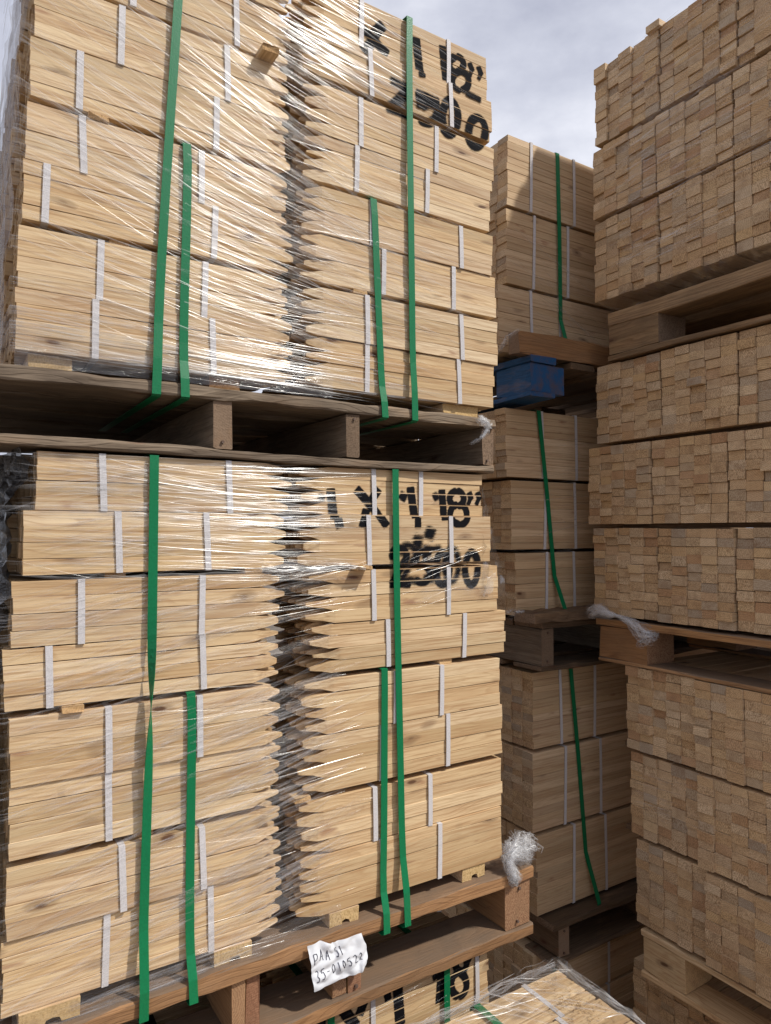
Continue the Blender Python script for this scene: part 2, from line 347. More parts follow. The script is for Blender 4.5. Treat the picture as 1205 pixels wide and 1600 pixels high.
# ------------------------------------------------------------------ the yard floor
vs, fs = [], []
G = 40
for i in range(G+1):
    for j in range(G+1):
        x = (i/G-0.5)*2; y = (j/G-0.5)*2
        X = 400*x*abs(x)**1.5; Y = 400*y*abs(y)**1.5
        vs.append((X, Y, 0.01*mnoise.noise((X*0.7, Y*0.7, 0))))
for i in range(G):
    for j in range(G):
        a = i*(G+1)+j; fs.append((a, a+G+1, a+G+2, a+1))
g = link('ground', mesh('ground', vs, fs, ['ground'], smooth=True)); g['kind'] = 'structure'; g['label'] = 'bare dirt yard floor under the pallet stacks'

# ------------------------------------------------------------------ bundles of pointed stakes (left stack, front load)
RW = ['lowest', 'second', 'third', 'fourth', 'fifth', 'sixth', 'seventh', 'topmost']
SL = 0.458                                         # 18 inch stakes
STK = {}
def stake_meshes(d, w, h, L=SL, key=None, mats=('pine', 'pine_end'), pt=0.047, n=22):
    k = (d, round(w, 4), round(h, 4), L)
    if k not in STK:
        STK[k] = [bar_mesh('stake', L+U(-0.007, 0.006), w*U(0.95, 0.985), h*U(0.980, 1.0), mats, 8, 0.0011, 0.0005, pt*U(0.65, 1.3) if pt else 0, d, rag=0.0012) for _ in range(n)]
    return STK[k]
STAKE_FRONT = {}                                   # (load, half, row) -> (bundle, list of (z0, z1, front y))
def stake_bundle(x, y, z0, z1, d, label, group, bands=(), nd=4, key=None, wd=0.0256, L=SL):
    """25 or so pointed stakes; x = blunt end, d = +1 points right / -1 points left, y = front face"""
    b = thing('stake_bundle', label, 'stake bundle', (x, y, z0), group)
    H = z1-z0; nh = max(3, round(H/0.0252)); ph = H/nh; rows = []
    ms = stake_meshes(d, wd, round(ph, 3), round(L, 3))
    for i in range(nd):
        for j in range(nh):
            dy = U(-0.0009, 0.0009)
            link('stake', random.choice(ms), (random.gauss(0, 0.0017), i*wd+dy, j*ph+0.0002), b, (0, U(-0.0012, 0.0012), U(-0.0012, 0.0012)))
            if i == 0: rows.append((z0+j*ph, z0+(j+1)*ph, y+dy))
    for bx in bands:
        link('band', loop_band_mesh(nd*wd, H-0.003, 0.0118, U(-0.05, 0.03)), (bx-x, 0, 0.0015), b)
    if key: STAKE_FRONT[key] = (b, rows)
    return b
def plain_bundle(x, y, z0, z1, d, label, group, nd=4, wd=0.0256, flank=True):
    """the same bundle, one mesh: deep in the stack, where its stakes hardly show"""
    H = z1-z0; k = ('plain', d, round(H, 2), nd)
    if k not in STK:
        nh = max(3, round(H/0.0252)); ph = round(H, 2)/nh; vs, fs, mi = [], [], []
        for i in range(nd):
            for j in range(nh):
                me = bar_mesh('tmp', SL+U(-0.006, 0.004), wd*0.97, ph*0.97, ['pine', 'pine_end'], 2, 0.0008, 0.001, 0.047, d)
                off = len(vs); ex = U(-0.005, 0.005)
                vs += [(v.co.x+ex, v.co.y+i*wd+U(-.0002, .0002), v.co.z+j*ph) for v in me.vertices]
                fs += [tuple(q+off for q in p_.vertices) for p_ in me.polygons]; mi += [p_.material_index for p_ in me.polygons]
                bpy.data.meshes.remove(me)
        STK[k] = mesh('stake_bundle', vs, fs, ['pine', 'pine_end'], mi)
    o = link('stake_bundle', STK[k], (x, y, z0+EYE)); return tag(o, label, 'stake bundle', group)

YF = 1.253
# row limits (bottom, top), the blunt end on the left, the blunt end on the right, px of the white bands
UP = [(0.290, 0.390), (0.391, 0.493), (0.503, 0.600), (0.601, 0.697), (0.708, 0.806), (0.807, 0.910), (0.920, 1.020), (1.021, 1.122)]
UPL = [0.092, 0.094, 0.099, 0.103, 0.108, 0.112, 0.124, 0.128]
UPR = [1.091, 1.098, 1.097, 1.087, 1.082, 1.092, 1.083, 1.073]
UPB = [((149, 500), (332, 530), (573, 570), (717, 600)), ((157, 410), (320, 440), (573, 500), (720, 530)), ((72, 290), (335, 355), (599, 400), (708, 450)),
       ((130, 212), (315, 268), (580, 345), (719, 385)), ((125, 110), (338, 180), (558, 255), (668, 293)), ((190, 40), (355, 105), (564, 185), (682, 230)),
       ((210, -40), (370, 30), (578, 110), (703, 170)), ((200, -120), (395, -40), (565, 20), (701, 100))]
LO = [(-0.757, -0.640), (-0.639, -0.530), (-0.518, -0.405), (-0.404, -0.296), (-0.284, -0.186), (-0.185, -0.080), (-0.070, 0.033), (0.034, 0.130)]
LOL = [0.086, 0.090, 0.093, 0.093, 0.082, 0.092, 0.106, 0.125]
LOR = [1.106, 1.110, 1.110, 1.104, 1.120, 1.100, 1.076, 1.052]
LOB = [((166, 1480), (330, 1430), (597, 1370), (686, 1330)), ((191, 1370), (316, 1340), (586, 1275), (672, 1250)), ((170, 1260), (298, 1230), (596, 1180), (699, 1165)),
       ((170, 1150), (312, 1130), (617, 1100), (689, 1090)), ((77, 1055), (317, 1030), (606, 1010), (725, 1000)), ((127, 945), (315, 940), (583, 930), (700, 930)),
       ((185, 840), (323, 840), (575, 855), (703, 850)), ((161, 740), (358, 750), (585, 760), (658, 780))]
TIP = {('upper', 'left'): [0.571, 0.571, 0.570, 0.569, 0.567, 0.565, 0.564, 0.562], ('upper', 'right'): [0.605, 0.60, 0.597, 0.60, 0.604, 0.60, 0.60, 0.60],
       ('middle', 'left'): [0.555, 0.555, 0.553, 0.553, 0.553, 0.556, 0.565, 0.571], ('middle', 'right'): [0.594, 0.596, 0.600, 0.602, 0.621, 0.612, 0.596, 0.592]}
for load, R, EL, ER, B in (('upper', UP, UPL, UPR, UPB), ('middle', LO, LOL, LOR, LOB)):
    for r in range(8):
        z0, z1 = R[r]
        pos = f'{RW[r]} row up' if 0 < r < 7 else ('lowest row' if r == 0 else 'topmost row')
        bx = [onY(*q, YF).x for q in B[r]]
        for half, x, d, bb in (('left', EL[r], 1, bx[:2]), ('right', ER[r], -1, bx[2:])):
            aim = 'points aimed right' if d > 0 else 'points aimed left'
            ob = stake_bundle(x, YF+U(-0.003, 0.003), z0, z1, d, f'pine stake bundle, {aim}, {half} half of {load} load, {pos}',
                         'stake bundles on the front of the left stack', bb, key=(load, half, r), L=abs(x-TIP[(load, half)][r]))
            ob.rotation_euler = (U(-0.004, 0.004), 0, U(-0.003, 0.003))
        for k in range(1, 9):
            plain_bundle(EL[r]+U(-0.012, 0.012), YF+0.108*k, z0, z1, 1, f'plain stake bundle deep in the shaded left flank of the {load} wrapped load', f'bundles down the shaded left flank of the {load} load')
        for k in (1, 2):
            plain_bundle(ER[r]+U(-0.012, 0.006), YF+0.108*k, z0, z1, -1, f'stake bundle hidden behind the right front bundles of the {load} load', f'bundles behind the right front bundles of the {load} load')
# bottom load, seen under its pallet
BT = [(-1.155, -1.056), (-1.055, -0.956)]
BTB = [((566, 1600), (742, 1560)), ((530, 1585), (690, 1530))]
for r in range(2):
    for half, x, d in (('left', 0.10, 1), ('right', 1.068, -1)):
        bb = [0.22, 0.43] if d > 0 else [1.035, 0.76]
        stake_bundle(x, YF+0.004, *BT[r], d, f'dim stake bundle under the lower pallet, {half} half of bottom load, ' + ('top row' if r else 'second row'),
                     'stake bundles of the bottom load', bb, key=('bottom', half, r))
    for k in range(1, 9):
        plain_bundle(0.10, YF+0.004+0.108*k, *BT[r], 1, 'stake bundle in the dark under the lower pallet, left half', 'bundles in the dark under the lower pallet, left half')
        plain_bundle(1.068, YF+0.004+0.108*k, *BT[r], -1, 'stake bundle in the dark under the lower pallet, right half', 'bundles in the dark under the lower pallet, right half')
for r in range(5):
    z0 = -1.70+r*0.1085
    for half, x, d in (('left', 0.10, 1), ('right', 1.075, -1)):
        for k in range(0, 9, 4):
            plain_bundle(x, YF+0.004+0.108*k, z0, z0+0.1075, d, f'lower stake bundle of the bottom load near the ground, {half} half', f'low bundles of the bottom load, {half} half')

# ------------------------------------------------------------------ spacers between tiers and under loads
def spacer(x, z0, z1, w_, label, kind='pine', y0=YF-0.002, L=0.95, notch=False, axis='y'):
    mats = {'pine': ['pine', 'pine_end'], 'chip': ['pine', 'chip'], 'red': ['red_wood', 'red_wood'], 'grey': ['grey_wood', 'grey_end']}[kind]
    h = z1-z0
    if not notch:
        me = bar_mesh('spacer', L, w_, h, mats, 6, 0.0005, 0.0012, rag=0.003)
        o = link('spacer', me, (x+w_/2, y0, z0+EYE), None, (0, 0, math.pi/2))
    else:                                            # grooved underside
        a, c_ = w_*0.40, w_*0.70
        prof = [(0, 0), (a, 0), (a+w_*0.03, h*0.28), (a+w_*0.15, h*0.36), (c_-w_*0.04, h*0.30), (c_, 0), (w_, 0), (w_, h), (0, h)]
        vs = [(px-w_/2+U(-.001, .001), yy, pz+U(-.0008, .0008)) for yy in (0, L) for px, pz in prof]
        n = len(prof); fs = [tuple(range(n)), tuple(range(2*n-1, n-1, -1))]+[(i, i+n, (i+1) % n+n, (i+1) % n) for i in range(n)]
        o = link('spacer', mesh('spacer', vs, fs, mats, [1, 1]+[0]*n), (x, y0, z0+EYE))
    return tag(o, label, 'spacer', 'wooden spacers in the left stack')
for x, z0, z1, y0, lab in ((0.495, -0.0795, -0.0705, YF-0.001, 'thin spacer strip end in the seam of the middle load, left of the points'), (0.722, -0.0795, -0.0705, YF-0.028, 'splintered spacer end poking out through the film beside the sprayed number'),
                       (0.183, -0.2955, -0.2845, YF-0.006, 'thin spacer strip end at the far left seam of the middle load'), (0.95, -0.2955, -0.2845, YF+0.004, 'thin spacer strip in the second seam of the middle load, right half'),
                       (0.60, -0.5295, -0.5185, YF+0.002, 'spacer strip in the lowest seam of the middle load'), (0.212, 0.6975, 0.7075, YF-0.004, 'spacer strip end at the left in the second seam of the upper load'),
                       (0.727, 0.4935, 0.5025, YF-0.002, 'spacer strip end in the lowest seam of the upper load beside a green strap'), (0.513, 0.9115, 0.9235, YF-0.030, 'pale spacer block end sticking out of the top seam of the upper load'),
                       (0.25, 0.4935, 0.5025, YF+0.01, 'spacer strip recessed in the lowest seam of the upper load, left half'), (0.93, 0.6975, 0.7075, YF+0.01, 'spacer strip recessed in the second seam of the upper load, right half'),
                       (0.93, 0.9105, 0.9195, YF+0.01, 'spacer strip recessed in the top seam of the upper load, right half'), (0.25, -0.0795, -0.0705, YF+0.012, 'spacer strip recessed in the top seam of the middle load, left half'),
                       (0.30, -0.5295, -0.5185, YF+0.012, 'spacer strip recessed in the lowest seam of the middle load, left half')):
    spacer(x, z0, z1, 0.034, lab, y0=y0)
for x, w_, kind, lab in ((0.144, 0.066, 'chip', 'pale spacer block behind film at the left end of the upper pallet deck'), (0.440, 0.058, 'red', 'orange spacer block on the upper pallet deck beside the green strap'), (1.000, 0.10, 'chip', 'spacer block at the right end of the upper pallet deck')):
    spacer(x, 0.263, 0.289, w_, lab, kind, y0=YF+0.012)
for x, w_, lab in ((0.154, 0.089, 'shaggy notched spacer block at the left end of the lower pallet deck'), (0.458, 0.070, 'notched spacer block on the lower pallet deck left of the paper note'),
                   (0.689, 0.066, 'notched spacer block on the lower pallet deck above the paper note'), (1.026, 0.065, 'notched spacer block at the right end of the lower pallet deck')):
    spacer(x, -0.7865, -0.758, w_, lab, 'chip', notch=True, y0=YF-0.004 if x < 0.9 else YF+0.002)

# ------------------------------------------------------------------ stringer pallets (left stack)
def stringer_pallet(label, x0, x1, y0, y1, zt, td, zb, tb, strg, mats, smats, lead_extra=0.0, nt=7, group=None):
    p = thing('pallet', label, 'pallet', (x0, y0, zb-tb), group)
    base = Vector((x0, y0, zb-tb))
    L = x1-x0; D = y1-y0; wb = 0.128
    for i in range(nt):
        yy = i*(D-wb)/(nt-1); ex = U(-0.01, 0.01)
        board('deck_board', L+ex, wb*U(0.95, 1.0), td, mats, p, (-ex/2, yy, zt-td-base.z), rough=0.0022, seg=26, ch=0.003)
    for i in range(4):
        yy = i*(D-wb)/3
        board('bottom_board', L+U(-0.008, 0.008), wb*U(0.95, 1.0), tb-0.001, mats, p, (0, yy, 0), rough=0.002, seg=26, ch=0.003)
    for xa, xb, yoff in strg:
        for zz in (zb-base.z+0.012, zt-td-base.z-0.014):     # rusty nail heads in the stringer ends
            if random.random() < 0.75:
                cx_, cz_, rr = (xa+xb)/2-x0+U(-.006, .006), zz+U(-.004, .004), U(0.0028, 0.004)
                nv_ = [(cx_+rr*math.cos(q*0.785), 0.008+yoff-0.0045+d_, cz_+rr*math.sin(q*0.785)) for d_ in (0, 0.006) for q in range(8)]
                link('nail', mesh('nail', nv_, [tuple(range(8))]+[(q, q+8, (q+1) % 8+8, (q+1) % 8) for q in range(8)], ['rust']), (0, 0, 0), p)
        board('stringer', D-0.012-yoff, xb-xa, zt-td-zb-0.002, smats, p, (xa-x0, 0.008+yoff, tb+0.001), 'y', rough=0.0018)
    return p
stringer_pallet('weathered grey-brown pallet carrying the upper wrapped load of stakes', -0.22, 1.086, YF-0.012, YF+1.05, 0.262, 0.021, 0.151, 0.017,
                [(-0.20, -0.165, 0), (0.416, 0.450, 0), (0.691, 0.724, 0), (1.050, 1.084, 0)], ['grey_wood', 'grey_end'], ['grey_wood', 'grey_end'])
stringer_pallet('orange-brown pallet with a paper note, carrying the middle load', -0.16, 1.192, YF-0.02, YF+1.03, -0.787, 0.030, -0.921, 0.027,
                [(-0.14, -0.09, 0), (0.453, 0.479, 0), (0.482, 0.508, 0.006), (0.657, 0.688, 0.004), (0.691, 0.722, 0), (1.110, 1.185, 0)], ['red_wood', 'red_end'], ['red_wood', 'red_end'])

# ------------------------------------------------------------------ sprayed stencil lettering, one patch of paint per bundle
def seg_d(px, py, ax, ay, bx, by):
    dx, dy = bx-ax, by-ay; L2 = dx*dx+dy*dy
    u = 0 if L2 == 0 else max(0, min(1, ((px-ax)*dx+(py-ay)*dy)/L2))
    return math.hypot(px-ax-u*dx, py-ay-u*dy)
def oval(cx, cy, rx, ry, w_, soft=1.8, a0=0, a1=360, n=22, dens=1.0):
    pts = [(cx+rx*math.cos(math.radians(a0+(a1-a0)*i/n)), cy+ry*math.sin(math.radians(a0+(a1-a0)*i/n))) for i in range(n+1)]
    return [(*pts[i], *pts[i+1], w_, soft, dens) for i in range(n)]
def S_(ax, ay, bx, by, w_, soft=1.7, dens=1.0): return [(ax, ay, bx, by, w_, -soft, dens)]     # a negative softness marks a square-ended stroke
def rect_d(px, py, ax, ay, bx, by, hw):
    dx, dy = bx-ax, by-ay; L = math.hypot(dx, dy) or 1e-9; dx /= L; dy /= L
    mx_, my_ = px-(ax+bx)/2, py-(ay+by)/2; a = abs(mx_*dx+my_*dy)-L/2-hw*0.35; b_ = abs(-mx_*dy+my_*dx)-hw
    return math.hypot(max(a, 0), max(b_, 0))+min(0, max(a, b_))
def stencil(load, half, strokes, step=0.0022):
    """strokes in photo pixels, laid on the front plane of the bundles"""
    W3 = []
    for ax, ay, bx, by, w_, soft, dens in strokes:
        a, b_ = onY(ax, ay, YF), onY(bx, by, YF); k = (YF*1.17)/1095
        W3.append((a.x, a.z, b_.x, b_.z, w_*1.16*k/2, abs(soft)*k, dens, soft < 0))
    for r in range(8):
        if (load, half, r) not in STAKE_FRONT: continue
        bun, rows = STAKE_FRONT[(load, half, r)]
        bx, by, bz = bun.location.x, bun.location.y, bun.location.z-EYE
        vs, fs, cov = [], [], []
        for z0, z1, fy in rows:
            n = 9; zs = [z0+0.0012+(z1-z0-0.0026)*i/(n-1) for i in range(n)]
            near = [s for s in W3 if min(s[1], s[3])-s[4]-4*s[5] < z1 and max(s[1], s[3])+s[4]+4*s[5] > z0]
            if not near: continue
            xa = min(min(s[0], s[2])-s[4]-4*s[5] for s in near); xb = min(1.12, max(max(s[0], s[2])+s[4]+4*s[5] for s in near))
            m_ = int((xb-xa)/step)+1; grid = {}
            val = [[0]*n for _ in range(m_+1)]
            for i in range(m_+1):
                x = xa+i*step
                for j, z in enumerate(zs):
                    q = 0
                    for s in near:
                        dd = rect_d(x, z, s[0], s[1], s[2], s[3], s[4]) if s[7] else seg_d(x, z, s[0], s[1], s[2], s[3])-s[4]
                        v = s[6] if dd <= -s[5]*0.4 else s[6]*max(0, 1-(dd+s[5]*0.4)/(s[5]*2.6))
                        if v > q: q = v
                    val[i][j] = q
            def vid(i, j):
                if (i, j) not in grid:
                    grid[(i, j)] = len(vs); vs.append((xa+i*step-bx, fy-by-0.0011, zs[j]-bz)); cov.append(val[i][j])
                return grid[(i, j)]
            for i in range(m_):
                for j in range(n-1):
                    if max(val[i][j], val[i+1][j], val[i][j+1], val[i+1][j+1]) > 0.02:
                        fs.append((vid(i, j), vid(i+1, j), vid(i+1, j+1), vid(i, j+1)))
        if fs:
            me = mesh('stencil_paint', vs, fs, ['spray']); at_ = me.attributes.new('cover', 'FLOAT', 'POINT'); at_.data.foreach_set('value', cov)
            link('stencil_paint', me, (0, 0, 0), bun)
def oval8(cx1, cy1, r1, cx2, cy2, r2, w_):
    q = []
    for cx, cy, rr in ((cx1, cy1, r1), (cx2, cy2, r2)): q += oval(cx, cy, *rr, w_, a0=-72, a1=72, n=10)+oval(cx, cy, *rr, w_, a0=108, a1=252, n=10)
    return q
mid = (S_(518, 767, 522, 807, 10)+S_(528, 813, 530, 822, 9)+S_(502, 777, 506, 779, 6, 3, 0.7)
       + S_(560, 766, 583, 792, 10)+S_(583, 792, 602, 820, 9)+S_(592, 766, 582, 781, 9)+S_(573, 799, 566, 821, 9)
       + S_(643, 764, 648, 806, 10)+S_(652, 812, 652, 823, 8)+S_(629, 774, 633, 777, 7, 3)
       + S_(681, 773, 683, 778, 5, 3)+S_(692, 768, 694, 810, 9)+S_(703, 812, 717, 820, 7)
       + oval8(715, 779, (11, 12), 717, 804, (13, 16), 7.5)
       + S_(735, 771, 737, 778, 7)+S_(737, 778, 733, 787, 4)+S_(748, 771, 750, 778, 7)+S_(750, 778, 746, 787, 4)
       + S_(669, 832, 673, 834, 9, 6, 0.85)+S_(650, 846, 654, 847, 9, 7, 0.8))
num = (oval(623, 868, 11, 11, 8, 3, 180, 380)+S_(633, 874, 613, 910, 8, 3)+S_(612, 912, 638, 912, 8, 3)
       + S_(650, 862, 670, 862, 7, 3)+S_(650, 862, 649, 884, 7, 3)+oval(659, 896, 12, 14, 7, 3, -120, 130)
       + oval(691, 888, 11, 25, 8, 3)+oval(736, 888, 10, 25, 8, 3))
num = [(a, b_, c_, d_, w_*0.8, so_, de) for a, b_, c_, d_, w_, so_, de in num]+[(a+14, b_-5, c_+14, d_-5, w_*0.7, 5, 0.66) for a, b_, c_, d_, w_, so_, de in num if a < 720]
stencil('middle', 'right', mid+num)
up = (S_(566, 43, 604, 82, 11)+S_(597, 40, 588, 50, 10, 3)+S_(578, 70, 568, 78, 9, 3)
      + S_(651, 62, 656, 108, 11)+S_(658, 112, 659, 118, 9)
      + S_(692, 74, 697, 122, 10)+oval8(714, 100, (11, 12), 720, 126, (13, 15), 8)+S_(730, 146, 748, 155, 6, 3)
      + S_(735, 100, 738, 108, 7)+S_(738, 108, 735, 117, 4)+S_(749, 106, 752, 114, 7)+S_(752, 114, 749, 122, 4)
      + S_(612, 128, 636, 140, 7, 4, 0.8)+S_(636, 142, 612, 168, 8, 4)+S_(608, 168, 634, 178, 7, 4)
      + S_(653, 148, 682, 160, 8, 3)+S_(653, 148, 655, 166, 8, 3)+oval(668, 178, 14, 14, 8, 3, -120, 130)
      + oval(702, 184, 12, 26, 8, 3)+oval(744, 207, 13, 22, 8, 3))
stencil('upper', 'right', up)
bot = (S_(532, 1572, 556, 1604, 12)+S_(574, 1557, 564, 1584, 11)+S_(607, 1556, 608, 1562, 8)+S_(622, 1536, 627, 1600, 13)
       + S_(692, 1512, 689, 1566, 12)+S_(681, 1526, 682, 1530, 6)+oval8(722, 1506, (9, 13), 719, 1540, (12, 18), 8)
       + S_(737, 1486, 739, 1494, 7)+S_(739, 1494, 735, 1502, 4)+S_(748, 1484, 750, 1492, 7)+S_(750, 1492, 747, 1500, 4)+S_(500, 1590, 502, 1602, 10, 3))
stencil('bottom', 'right', bot)

# ------------------------------------------------------------------ green straps
def strap(label, pts, wdirs=None, mat='green', width=0.0155, group='green straps round the loads', name='strap'):
    vs, fs = [], []
    pts = [Vector(p) for p in pts]
    wdirs = wdirs or [Vector((1, 0, 0))]*len(pts)
    o0 = pts[0].copy()
    ribbon(vs, fs, [p-o0 for p in pts], wdirs, width, 0.0011)
    o = link(name, mesh(name, vs, fs, [mat]), (o0.x, o0.y, o0.z+EYE)); return tag(o, label, 'strap', group)
def front_strap(label, xt, zt, xb, zb, top_back, yo, deck_y, n=14, wob=0.0015, under=0.5, twist=None, mid=0.0):
    """comes over the load's top edge, down the front, over the pallet board's edge and back underneath"""
    pts, wd = [], []
    yf = YF-yo
    pts += [(xt, YF+top_back, zt+0.004), (xt, YF+0.02, zt+0.004), (xt, yf+0.001, zt+0.001)]; wd += [Vector((1, 0, 0))]*3
    for i in range(1, n+1):
        u = i/n; z = zt+(zb-zt)*u; a = 0.0
        x = xt+(xb-xt)*u+wob*math.sin(u*5+xt*20)+mid*math.sin(math.pi*u)
        if twist: a = math.pi*(1/(1+math.exp(-(z-twist)/-0.06)))
        y = yf+(deck_y-yf)*min(1, max(0, (u-0.84)/0.11))-0.002*math.sin(u*3.1)*(0 if twist is None else 1)
        pts.append((x, y-abs(math.sin(a))*0.006, z)); wd.append(Vector((math.cos(a), -math.sin(a), 0)))
    s = -1 if twist else 1
    pts += [(xb, deck_y+0.006, zb-0.003), (xb-0.0, deck_y+under, zb-0.004)]; wd += [Vector((s, 0, 0))]*2
    return strap(label, pts, wd)
DU = YF-0.0185; DL = YF-0.0275
front_strap('long green strap over the left half of the upper load, left of a shorter one', 0.350, 1.124, 0.309, 0.238, 0.9, 0.010, DU, mid=-0.002)
front_strap('shorter green strap ending in the upper load\'s second seam, left half', 0.361, 0.699, 0.359, 0.238, 0.5, 0.0075, DU)
front_strap('shorter green strap starting at the upper load\'s second seam, right half', 0.755, 0.699, 0.776, 0.238, 0.5, 0.0075, DU, mid=0.003)
front_strap('long green strap over the right half of the upper load, across the sprayed marks', 0.846, 1.124, 0.853, 0.238, 0.9, 0.010, DU, mid=-0.002)
front_strap('long twisted green strap down the left half of the middle load', 0.308, 0.131, 0.296, -0.820, 0.9, 0.010, DL, n=40, twist=-0.285)
front_strap('short green strap under film on the lower left of the middle load', 0.376, -0.289, 0.379, -0.820, 0.5, 0.0075, DL)
front_strap('long green strap beside the sprayed 1 X 1 18 inch mark on the middle load', 0.809, 0.131, 0.826, -0.820, 0.9, 0.009, DL)
front_strap('short green strap on the lower right of the middle load, left of the long one', 0.783, -0.289, 0.774, -0.820, 0.5, 0.007, DL, mid=0.004)
strap('dark green strap on the bottom load beside its sprayed X', [(0.66, YF+0.6, -0.951), (0.66, YF+0.02, -0.951), (0.66, YF-0.004, -0.955), (0.66, YF-0.004, -1.2), (0.66, YF-0.004, -1.69)])
strap('dark green strap across the sprayed 18 of the bottom load', [(0.946, YF+0.6, -0.951), (0.946, YF+0.02, -0.951), (0.946, YF-0.004, -0.955), (0.946, YF-0.004, -1.2), (0.946, YF-0.004, -1.69)])
strap('black strap crossing the dark top of the bottom load at the left', [(0.36, YF+0.9, -0.9515), (0.35, YF+0.02, -0.9515), (0.35, YF-0.004, -0.955), (0.35, YF-0.004, -1.4)], mat='black_strap', width=0.02, group='black straps in the dark gaps')

# ------------------------------------------------------------------ right stack: cut ends face the aisle
CW = 0.0445
def cut_meshes(w_, h, L, mats=('board', 'cut'), n=16, tight=False):
    k = ('cut', round(w_, 4), round(h, 4), L, mats, tight)
    if k not in STK:
        STK[k] = [bar_mesh('stake', L+U(-0.002, 0.002), w_*U(0.96, 0.995), h*(U(0.975, 0.998) if tight else U(0.955, 0.992)), mats, 2, 0.0006, U(0.0005, 0.0009) if tight else U(0.0006, 0.0015), rag=0.0010) for _ in range(n)]
    return STK[k]
def cut_bundle(label, group, x, y0, z0, z1, ncol=5, L=1.0, cw=CW, tight=False, detailed=True, band_x=(), nh=None, jit=0.005, name='lumber_bundle'):
    """blocks of flat stakes along x with their sawn ends at x"""
    b = thing(name, label, 'lumber bundle', (x, y0, z0), group)
    H = z1-z0; nh = nh or max(5, round(H/0.0246)); ph = H/nh
    ms = cut_meshes(cw, ph, L, tight=tight)
    for i in range(ncol):
        colj = U(-0.004, 0.004); z = 0.0
        cnt = nh if random.random() < 0.6 else nh-1
        hs = [U(0.90, 1.10) for _ in range(cnt)]; s = sum(hs); hs = [h*(H-0.001)/s for h in hs]
        for h in hs:
            o = link('stake', random.choice(ms), (colj+random.gauss(0, jit*0.5)+(U(-0.012, 0.004) if random.random() < 0.05 else 0), i*cw+U(-0.0007, 0.0007), z), b)
            o.scale = (1, 1, h/ph); z += h
    for bx in band_x:
        link('band', loop_band_mesh(ncol*cw, H-0.002, 0.0115, U(-0.03, 0.03)), (bx-x, 0, 0.001), b)
    return b
XR = 1.69
TIER = ['lowest tier', 'middle tier', 'top tier']
COLW = ['end nearest back stack', 'second from back stack', 'third from back stack', 'fourth from back stack']
R1 = [(0.703, 0.950), (0.960, 1.176), (1.186, 1.427)]
R2 = [(-0.252, 0.011), (0.021, 0.257), (0.267, 0.506)]
R3 = [(-1.117, -0.879), (-0.871, -0.634), (-0.627, -0.388)]
ROFF = {}
for load, R, yr in (('top', R1, (1.470, 1.472, 1.458)), ('middle', R2, (1.480, 1.497, 1.466)), ('bottom', R3, (1.342, 1.357, 1.364))):
    for r in range(3):
        y = yr[r]
        for k in range(4):
            wd = 5*CW
            y0 = y-wd*(k+1)-0.004*k
            if y0 < 0.60: continue
            bulge = -0.014 if (load == 'bottom' and k == 1) else U(-0.004, 0.004)
            cut_bundle(f'sawn stake ends, right stack, {load} load, {TIER[r]}, {COLW[k]}', 'bundles with sawn ends in the right stack', XR+bulge, y0, R[r][0]+U(0, .002), R[r][1]+U(-.003, .0))
# loose piece jutting at the top edge
o = link('loose_stake', bar_mesh('loose_stake', 0.6, CW, 0.020, ['board', 'cut'], 3), (XR-0.014, 1.222, 1.4195+EYE)); tag(o, 'short loose stake jutting from the top edge of the right stack against the sky', 'stake')
# film skirt gathered under the top load
root = thing('stretch_wrap', 'grey film skirt hanging under the bottom edge of the right stack top load', 'stretch film', (XR, 1.46, 0.70), 'stretch film on the loads')
SKIRT = root
# spacers added in its seams, oversized to shut out sky light
for load, zz in (('top', (0.950, 1.176)), ('middle', (0.011, 0.257)), ('bottom', (-0.879, -0.634))):
    for q, z in enumerate(zz):
        me = bar_mesh('spacer', 0.80, 0.04, 0.0140, ['dark_wood', 'dark_wood'], 3, 0.0003)
        tag(link('spacer', me, (XR+0.075, 0.60, z-0.002+EYE), None, (0, 0, math.pi/2)), f'added light-blocking spacer strip in the {"upper" if q else "lower"} seam of the {load} load of the right stack', 'spacer', 'added spacers in the right stack seams')
def block_pallet(label, x0, x1, y0, y1, zt, td, zb, tb, mats, ax='y', bx=(0.2, 0.14), bw=0.1, blocks=None, group=None, lead_mats=None):
    """block pallet; deck boards run along ax"""
    p = thing('pallet', label, 'pallet', (x0, y0, zb-tb), group); bz = zb-tb
    Lx, Ly = x1-x0, y1-y0
    if ax == 'y':
        n = max(3, round(Lx/0.16))
        for i in range(n): board('deck_board', Ly+U(-.01, .01), 0.105, td, (lead_mats or mats) if i == 0 else mats, p, (i*(Lx-0.105)/(n-1), 0, zt-td-bz), 'y')
        for i in range(3): board('bottom_board', Ly, 0.1, tb-0.001, (lead_mats or mats) if i == 0 else mats, p, (i*(Lx-0.1)/2, 0, 0), 'y')
    else:
        n = max(3, round(Ly/0.16))
        for i in range(n): board('deck_board', Lx+U(-.01, .01), 0.115, td, mats if i else (lead_mats or mats), p, (0, i*(Ly-0.115)/(n-1), zt-td-bz))
        for i in range(3): board('bottom_board', Lx, 0.1, tb-0.001, mats, p, (0, i*(Ly-0.1)/2, 0))
    h = zt-td-zb-0.002
    ny = 2 if ax == 'y' else 3
    for i in range(3):
        for j in range(ny):
            xx = i*(Lx-bx[1]-0.006)/2; yy = j*(Ly-bx[0]-0.006)/(ny-1)
            if ax == 'y': board('block', bx[0], bx[1], h, (lead_mats or mats) if i == 0 else mats, p, (xx+0.003, yy+0.003, tb+0.001), 'y', rough=0.002, seg=4)
            else: board('block', bx[1], bx[0], h, [mats[0], mats[1]], p, (xx+0.003, yy+0.003, tb+0.001), 'x', rough=0.002, seg=4)
    return p
